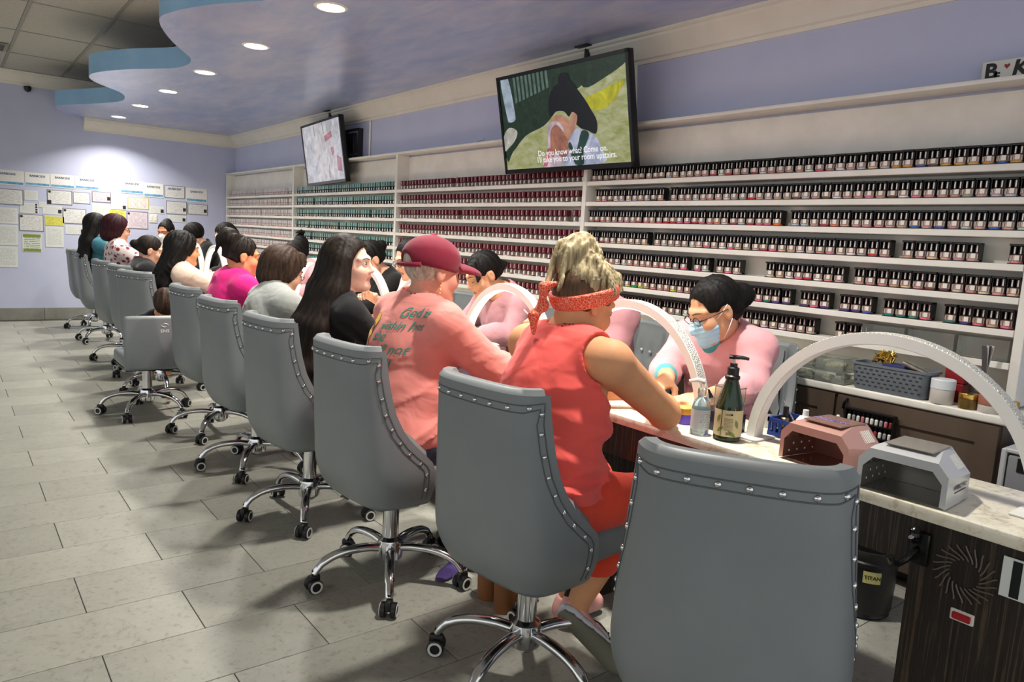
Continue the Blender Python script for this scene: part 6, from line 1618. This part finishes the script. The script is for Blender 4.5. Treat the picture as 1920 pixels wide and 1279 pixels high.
o = MB().tube([(0, 0, 0), (-0.012, 0.03, 0.055), (-0.022, 0.055, 0.10)], [0.004, 0.003, 0.0022], 8).build('nail_brush', M_steel, None); o.location = (2.235, 1.272, ZT+0.012); tag(o, 'steel nail brush leaning out of the blue basket', 'brush')
b = MB(); b.rbox((0, 0, 0.033), (0.075, 0.10, 0.065), 0.004, 2); o = b.build('navy_box', mat('navy_box', (22, 26, 52), 0.3)); o.location = (2.045, 1.425, ZT+0.0005); tag(o, 'dark navy box behind the green bottle', 'box')
b = MB(); w_, d_, h_ = 0.075, 0.06, 0.085
for c, s in (((0, 0, 0.002), (d_, w_, 0.004)), ((-d_/2, 0, h_/2), (0.003, w_, h_)), ((d_/2, 0, h_/2), (0.003, w_, h_)), ((0, -w_/2, h_/2), (d_, 0.003, h_)), ((0, w_/2, h_/2), (d_, 0.003, h_)), ((0, 0, h_), (d_+0.006, w_+0.006, 0.004))): b.box(c, s)
o = b.build('acrylic_wipe_box', M_clear, smooth=0); o.location = (2.045, 1.42, ZT+0.0665); tag(o, 'clear acrylic box standing on the navy box', 'box')
small('black_remover_bottle', 'black capped small bottle behind the lamp leg', (2.235, 1.40, ZT), [(0, 0), (0.020, 0), (0.021, 0.004), (0.021, 0.05), (0.011, 0.06), (0.011, 0.10), (0, 0.10)], [M_lampw, M_black], [0, 0, 0, 1, 1, 1])
o = MB().tube([(0, 0, 0), (-0.02, 0.05, 0.048), (-0.035, 0.10, 0.085)], [0.002, 0.003, 0.0035], 8).build('gel_brush', mat('brush_pink', (214, 190, 186), 0.4)); o.location = (2.135, 2.50, 0.945); tag(o, 'thin pale gel brush held by the hidden technician', 'brush')
b = MB(); b.lathe([(0, 0), (0.035, 0), (0.035, 0.12), (0.03, 0.17), (0.013, 0.21), (0.013, 0.23), (0, 0.23)], 18, cap=False); b.lathe([(0.0354, 0.05), (0.0354, 0.10)], 18, mi=1, cap=False)
o = b.build('water_bottle', [M_clear, mat('blue_wrapper', (40, 84, 170), 0.4)]); o.location = (3.14, 2.46, 0.7955); tag(o, 'clear water bottle with a blue wrapper on the wall counter', 'bottle')

# ---------------------------------------------------------------- things on the wall counter
CZ = 0.7955
t = thing('grey_basket', 'grey woven-look plastic basket on the wall counter', 'basket', (3.155, 1.395, CZ))
M_gb = mat('grey_plastic', (104, 110, 116), 0.5); W_, D_, H_ = 0.32, 0.135, 0.115
b = MB(); prof = lambda s, z: [Vector((sx*(D_/2*s-r_)+r_*math.cos(a)*1.0, sy*(W_/2*s-r_)+r_*math.sin(a), z)) for (sx, sy, a0) in ((1, 1, 0), (-1, 1, PI/2), (-1, -1, PI), (1, -1, 1.5*PI)) for a in [a0+PI/2*i/4 for i in range(5)] for r_ in (0.028,)]
rows = [prof(0.90, 0.001), prof(0.92, 0.006), prof(0.98, H_-0.012), prof(1.03, H_-0.010), prof(1.03, H_), prof(0.96, H_), prof(0.88, 0.008)]
b.grid(rows, close_u=True); b.add(rows[0], [tuple(range(20))]); b.add(rows[-1], [tuple(range(20))]); b.build('body', M_gb, t, smooth=0.5)
M_hole = mat('basket_hole', (40, 42, 46), 0.8)
for r_ in range(5):
    for c in range(11): MB().box((-D_/2*(0.93+0.012*r_)-0.0005, -0.125+0.025*c+(0.0125 if r_ % 2 else 0)-0.005, 0.022+0.017*r_), (0.002, 0.012, 0.0042)).build('hole', M_hole, t, smooth=0)
b = MB()
for i in range(26):
    a = random.uniform(0, 2*PI); b.rbox((random.uniform(-0.02, 0.02), random.uniform(-0.03, 0.03), random.uniform(0.0, 0.03)), (0.035, 0.03, 0.008), 0.002, 1, M=Matrix.Rotation(a, 3, (random.random(), random.random(), 0.4)))
o = b.build('gold_ribbon', M_gold, None, smooth=0); o.location = (3.15, 1.445, CZ+0.128); tag(o, 'crumpled gold ribbon bow on top of the grey basket', 'ribbon')
o = MB().rbox((0, 0, 0), (0.07, 0.09, 0.04), 0.006, 2).build('navy_pouch', mat('navy_cloth', (34, 40, 92), 0.6)); o.location = (3.14, 1.385, CZ+0.105); tag(o, 'navy pouch lying in the grey basket', 'pouch')
o = MB().rbox((0, 0, 0), (0.05, 0.11, 0.02), 0.006, 2, M=Matrix.Rotation(0.3, 3, 'X')).build('silver_packet', M_steel); o.location = (3.14, 1.305, CZ+0.118); tag(o, 'silver packet lying in the grey basket', 'packet')
ci = 0
for x, y, z, w_, lb in ((3.15, 1.80, 0, 0.15, 'clear plastic tub, bottom left of the stack beside the grey basket'), (3.15, 1.645, 0, 0.14, 'clear plastic tub, bottom right of the stack beside the grey basket'), (3.15, 1.80, 0.058, 0.14, 'clear plastic tub, upper left of the stack beside the grey basket'), (3.15, 1.65, 0.058, 0.13, 'clear plastic tub, upper right of the stack beside the grey basket')):
    t = thing('plastic_tub', lb, 'tub', (x, y, CZ+z), 0, 'stacked clear tubs'); h_ = 0.056
    b = MB(); d_ = 0.12
    for c, s in (((0, 0, 0.0015), (d_, w_, 0.003)), ((-d_/2, 0, h_/2), (0.002, w_, h_)), ((d_/2, 0, h_/2), (0.002, w_, h_)), ((0, -w_/2, h_/2), (d_, 0.002, h_)), ((0, w_/2, h_/2), (d_, 0.002, h_))): b.box(c, s)
    b.build('tub', M_clear, t, smooth=0); MB().rbox((0, 0, h_-0.0005), (d_+0.006, w_+0.006, 0.004), 0.001, 1).build('lid', M_clear, t, smooth=0)
    f = MB()
    for i in range(14): f.rbox((random.uniform(-0.04, 0.04), random.uniform(-w_/2+0.02, w_/2-0.02), random.uniform(0.012, 0.034)), (0.03, 0.024, 0.012), 0.003, 1, M=Matrix.Rotation(random.random()*3, 3, 'Z'))
    tag(f.build('nail_tips', mat('ivory_tips', (216, 210, 176), 0.4), t), kind='stuff')
def jar(name, lb, loc, r_, h_, m1, m2, lid=0.4):
    t = thing(name, lb, 'jar', loc)
    MB().lathe([(0, 0), (r_*0.94, 0), (r_, 0.004), (r_, h_*(1-lid)), (0, h_*(1-lid))], 24, cap=False).build('base', m1, t)
    MB().lathe([(r_*1.03, h_*(1-lid)+0.001), (r_*1.03, h_-0.003), (r_*0.98, h_), (0, h_)], 24, cap=False).build('lid', m2, t)
M_cream2 = mat('jar_cream', (206, 200, 190), 0.4)
jar('white_jar', 'white screw-top jar in front of the grey basket', (3.125, 1.192, CZ), 0.043, 0.098, M_cream2, mat('lid_white', (214, 220, 222), 0.4))
jar('gold_jar', 'gold jar right of the white screw-top jar', (3.12, 1.095, CZ), 0.033, 0.060, mat('amber_jar', (120, 96, 50), 0.2, 0.3), M_gold, 0.35)
jar('brown_lid_jar', 'cream jar with a brown lid between two gold jars', (3.125, 1.022, CZ), 0.038, 0.065, M_cream2, mat('brown_lid', (150, 98, 80), 0.4), 0.55)
jar('gold_jar', 'gold jar at the near end of the wall counter', (3.12, 0.952, CZ), 0.028, 0.058, mat('amber_jar2', (96, 78, 44), 0.2, 0.3), M_gold, 0.35)
jar('tall_tin', 'brushed steel tin holding files behind the jars', (3.215, 1.085, CZ), 0.045, 0.105, M_steel, M_steel, 0.1)
for i in range(4):
    o = MB().rbox((0, 0, 0.075), (0.004, 0.016, 0.15), 0.001, 1, M=Matrix.Rotation(0.08*(i-1.5), 3, 'X')).build('nail_file', mat('file_%d' % (i % 2), ((70, 66, 66), (196, 190, 182))[i % 2], 0.7), None, smooth=0)
    o.location = (3.20+0.010*i, 1.085, CZ+0.106-0.012); tag(o, ['dark nail file leaning left in the steel tin', 'pale nail file left of centre in the steel tin', 'dark nail file right of centre in the steel tin', 'pale nail file leaning right in the steel tin'][i], 'nail file')
for k, (y, z, lb) in enumerate(((1.185, 0.0, 'dark red bottle box behind the white jar'), (1.185, 0.0755, 'dark red box stacked on another behind the white jar'))):
    o = MB().rbox((0, 0, 0.0375), (0.06, 0.075, 0.074), 0.003, 1).build('red_box', mat('red_carton', (132, 26, 32), 0.4)); o.location = (3.235, y, CZ+z+0.0005); tag(o, lb, 'box')
# polish rack on the cabinet front
rk = thing('polish_rack', 'black rack with rows of small polish bottles on the near cabinet front', 'rack', (3.068, 1.43, 0.56))
b = MB(); b.box((0.006, 0, 0.075), (0.008, 0.205, 0.155)); b.box((-0.012, 0, 0.152), (0.03, 0.205, 0.006))
for z in (0.0, 0.05, 0.10): b.box((-0.010, 0, z), (0.03, 0.205, 0.005))
for s in (-1, 1): b.box((-0.010, s*0.102, 0.075), (0.03, 0.006, 0.155))
b.build('frame', M_black, rk, smooth=0)
tc_ = [M_lampw, mat('tiny_pink', (196, 120, 128), 0.3), mat('tiny_red', (150, 50, 56), 0.3), mat('tiny_grey', (150, 148, 150), 0.3)]; bm0 = {}
for r_ in range(3):
    for c in range(10):
        m = tc_[(0, 0, 1, 0, 3, 0, 2, 1, 3, 0)[(c+r_*3) % 10]]
        if m.name not in bm0:
            b = MB(); b.lathe([(0, 0), (0.006, 0), (0.007, 0.003), (0.007, 0.020), (0.003, 0.024), (0.004, 0.025), (0.0035, 0.040), (0, 0.040)], 8, cap=False, mis=[0, 0, 0, 0, 1, 1, 1]); o = b.build('mini_bottle', [m, M_black], rk); bm0[m.name] = o.data
        else:
            o = bpy.data.objects.new('mini_bottle', bm0[m.name]); COL.objects.link(o); o.parent = rk
        o.location = (-0.012, -0.088+0.0195*c, 0.003+0.05*r_)
# clear drawer tower at the right edge
t = thing('drawer_tower', 'white framed drawer tower with clear drawers at the right picture edge', 'drawers', (3.12, 0.74, 0))
b = MB()
for s in (-1, 1): b.rbox((0, s*0.165, 0.355), (0.30, 0.018, 0.70), 0.004, 1)
for z in (0.01, 0.24, 0.47, 0.70): b.rbox((0, 0, z), (0.30, 0.32, 0.016), 0.004, 1)
b.build('frame', mat('tower_frame', (176, 178, 178), 0.4), t, smooth=0)
M_frost = mat('frosted_drawer', (122, 124, 128), 0.25)
for k in range(3):
    dr = MB().rbox((-0.005, 0, 0.125+0.23*k), (0.285, 0.306, 0.205), 0.01, 2).build('drawer', M_frost, t); MB().rbox((-0.152, 0, 0.19+0.23*k), (0.014, 0.09, 0.016), 0.004, 1).build('handle', M_lampw, dr)
st = MB().box((-0.1492, 0.09, 0.655), (0.001, 0.06, 0.05)); st.build('sticker', M_black, t, smooth=0)
# cables on the counter
for i, (pts, lb) in enumerate((([(3.23, 3.05, CZ+0.006), (3.22, 2.8, CZ+0.03), (3.12, 2.65, CZ+0.012), (3.22, 2.35, CZ+0.02), (3.2, 1.95, CZ+0.006)], 'black power cable looped along the wall counter'),)):
    tag(MB().tube(catmull([Vector(p) for p in pts], 5), 0.004, 6).build('power_cable', M_black, None, smooth=3), lb, 'cable')
# bin under the table, shoes on the floor
t = thing('waste_bin', 'round black waste bin with a small label under the table', 'bin', (2.77, 1.235, 0))
MB().lathe([(0, 0.002), (0.088, 0.002), (0.094, 0.010), (0.092, 0.020), (0.098, 0.030), (0.104, 0.205), (0.109, 0.210), (0.109, 0.222), (0.104, 0.228), (0.110, 0.262), (0.114, 0.268), (0.108, 0.270), (0.10, 0.255), (0.09, 0.02), (0, 0.02)], 36, cap=False).build('body', mat('bin_black', (22, 21, 22), 0.35), t)
d = MB(); u0 = PI+0.62
cb_ = lambda u, z, r_=0.1035: Vector((r_*math.cos(u), r_*math.sin(u), z))
for i in range(6): d.add([cb_(u0-0.30+0.1*i, 0.150), cb_(u0-0.20+0.1*i, 0.150), cb_(u0-0.20+0.1*i, 0.196, 0.1052), cb_(u0-0.30+0.1*i, 0.196, 0.1052)], [(0, 1, 2, 3)], 0)
V, F_ = text_mesh('TITAN', 0.020, bold=0.0004); d.add([cb_(u0-0.26+v[0]/0.105, 0.166+v[1], 0.1058) for v in V], F_, 1)
d.build('label', [mat('bin_label', (196, 190, 120), 0.5), M_black], t, smooth=0)
def heel(label, loc):
    t = thing('tan_boot', label, 'boot', loc)
    M_tanb = mat('tan_leather', (132, 84, 46), 0.6)
    MB().lathe([(0, 0.0), (0.040, 0.0), (0.042, 0.006), (0.044, 0.09), (0.047, 0.12), (0.044, 0.122), (0.040, 0.115), (0.038, 0.10), (0, 0.10)], 20, cap=False).build('shaft', M_tanb, t)
    S = Sdf(); S.cone((0.0, 0, 0.035), (0.13, 0.0, 0.03), 0.036, 0.030, 0.02); S.cut((0, 0, 0.002), (0, 0, -1)); sdf_obj('vamp', S, 0.009, M_tanb, t)
heel('tan boot standing under the chair of the coral woman, left one', (1.585, 2.075, 0.0005)); heel('tan boot standing under the chair of the coral woman, right one', (1.580, 1.965, 0.0005))
S = Sdf(); S.ell((0, 0, 0.011), (0.12, 0.042, 0.010), None, 0.01)
o = sdf_obj('flip_flop', S, 0.007, mat('purple_foam', (70, 52, 110), 0.7)); o.location = (1.58, 2.32, 0.0); o.rotation_euler = (0, 0, 0.5)
MB().tube([(0.03, 0.035, 0.018), (0.06, 0.01, 0.04), (0.085, 0.0, 0.02), (0.06, -0.012, 0.04), (0.03, -0.035, 0.018)], 0.005, 6).build('strap', mat('lilac_strap', (170, 110, 190), 0.6), o, smooth=3)
tag(o, 'purple flip-flop under the second chair', 'sandal')
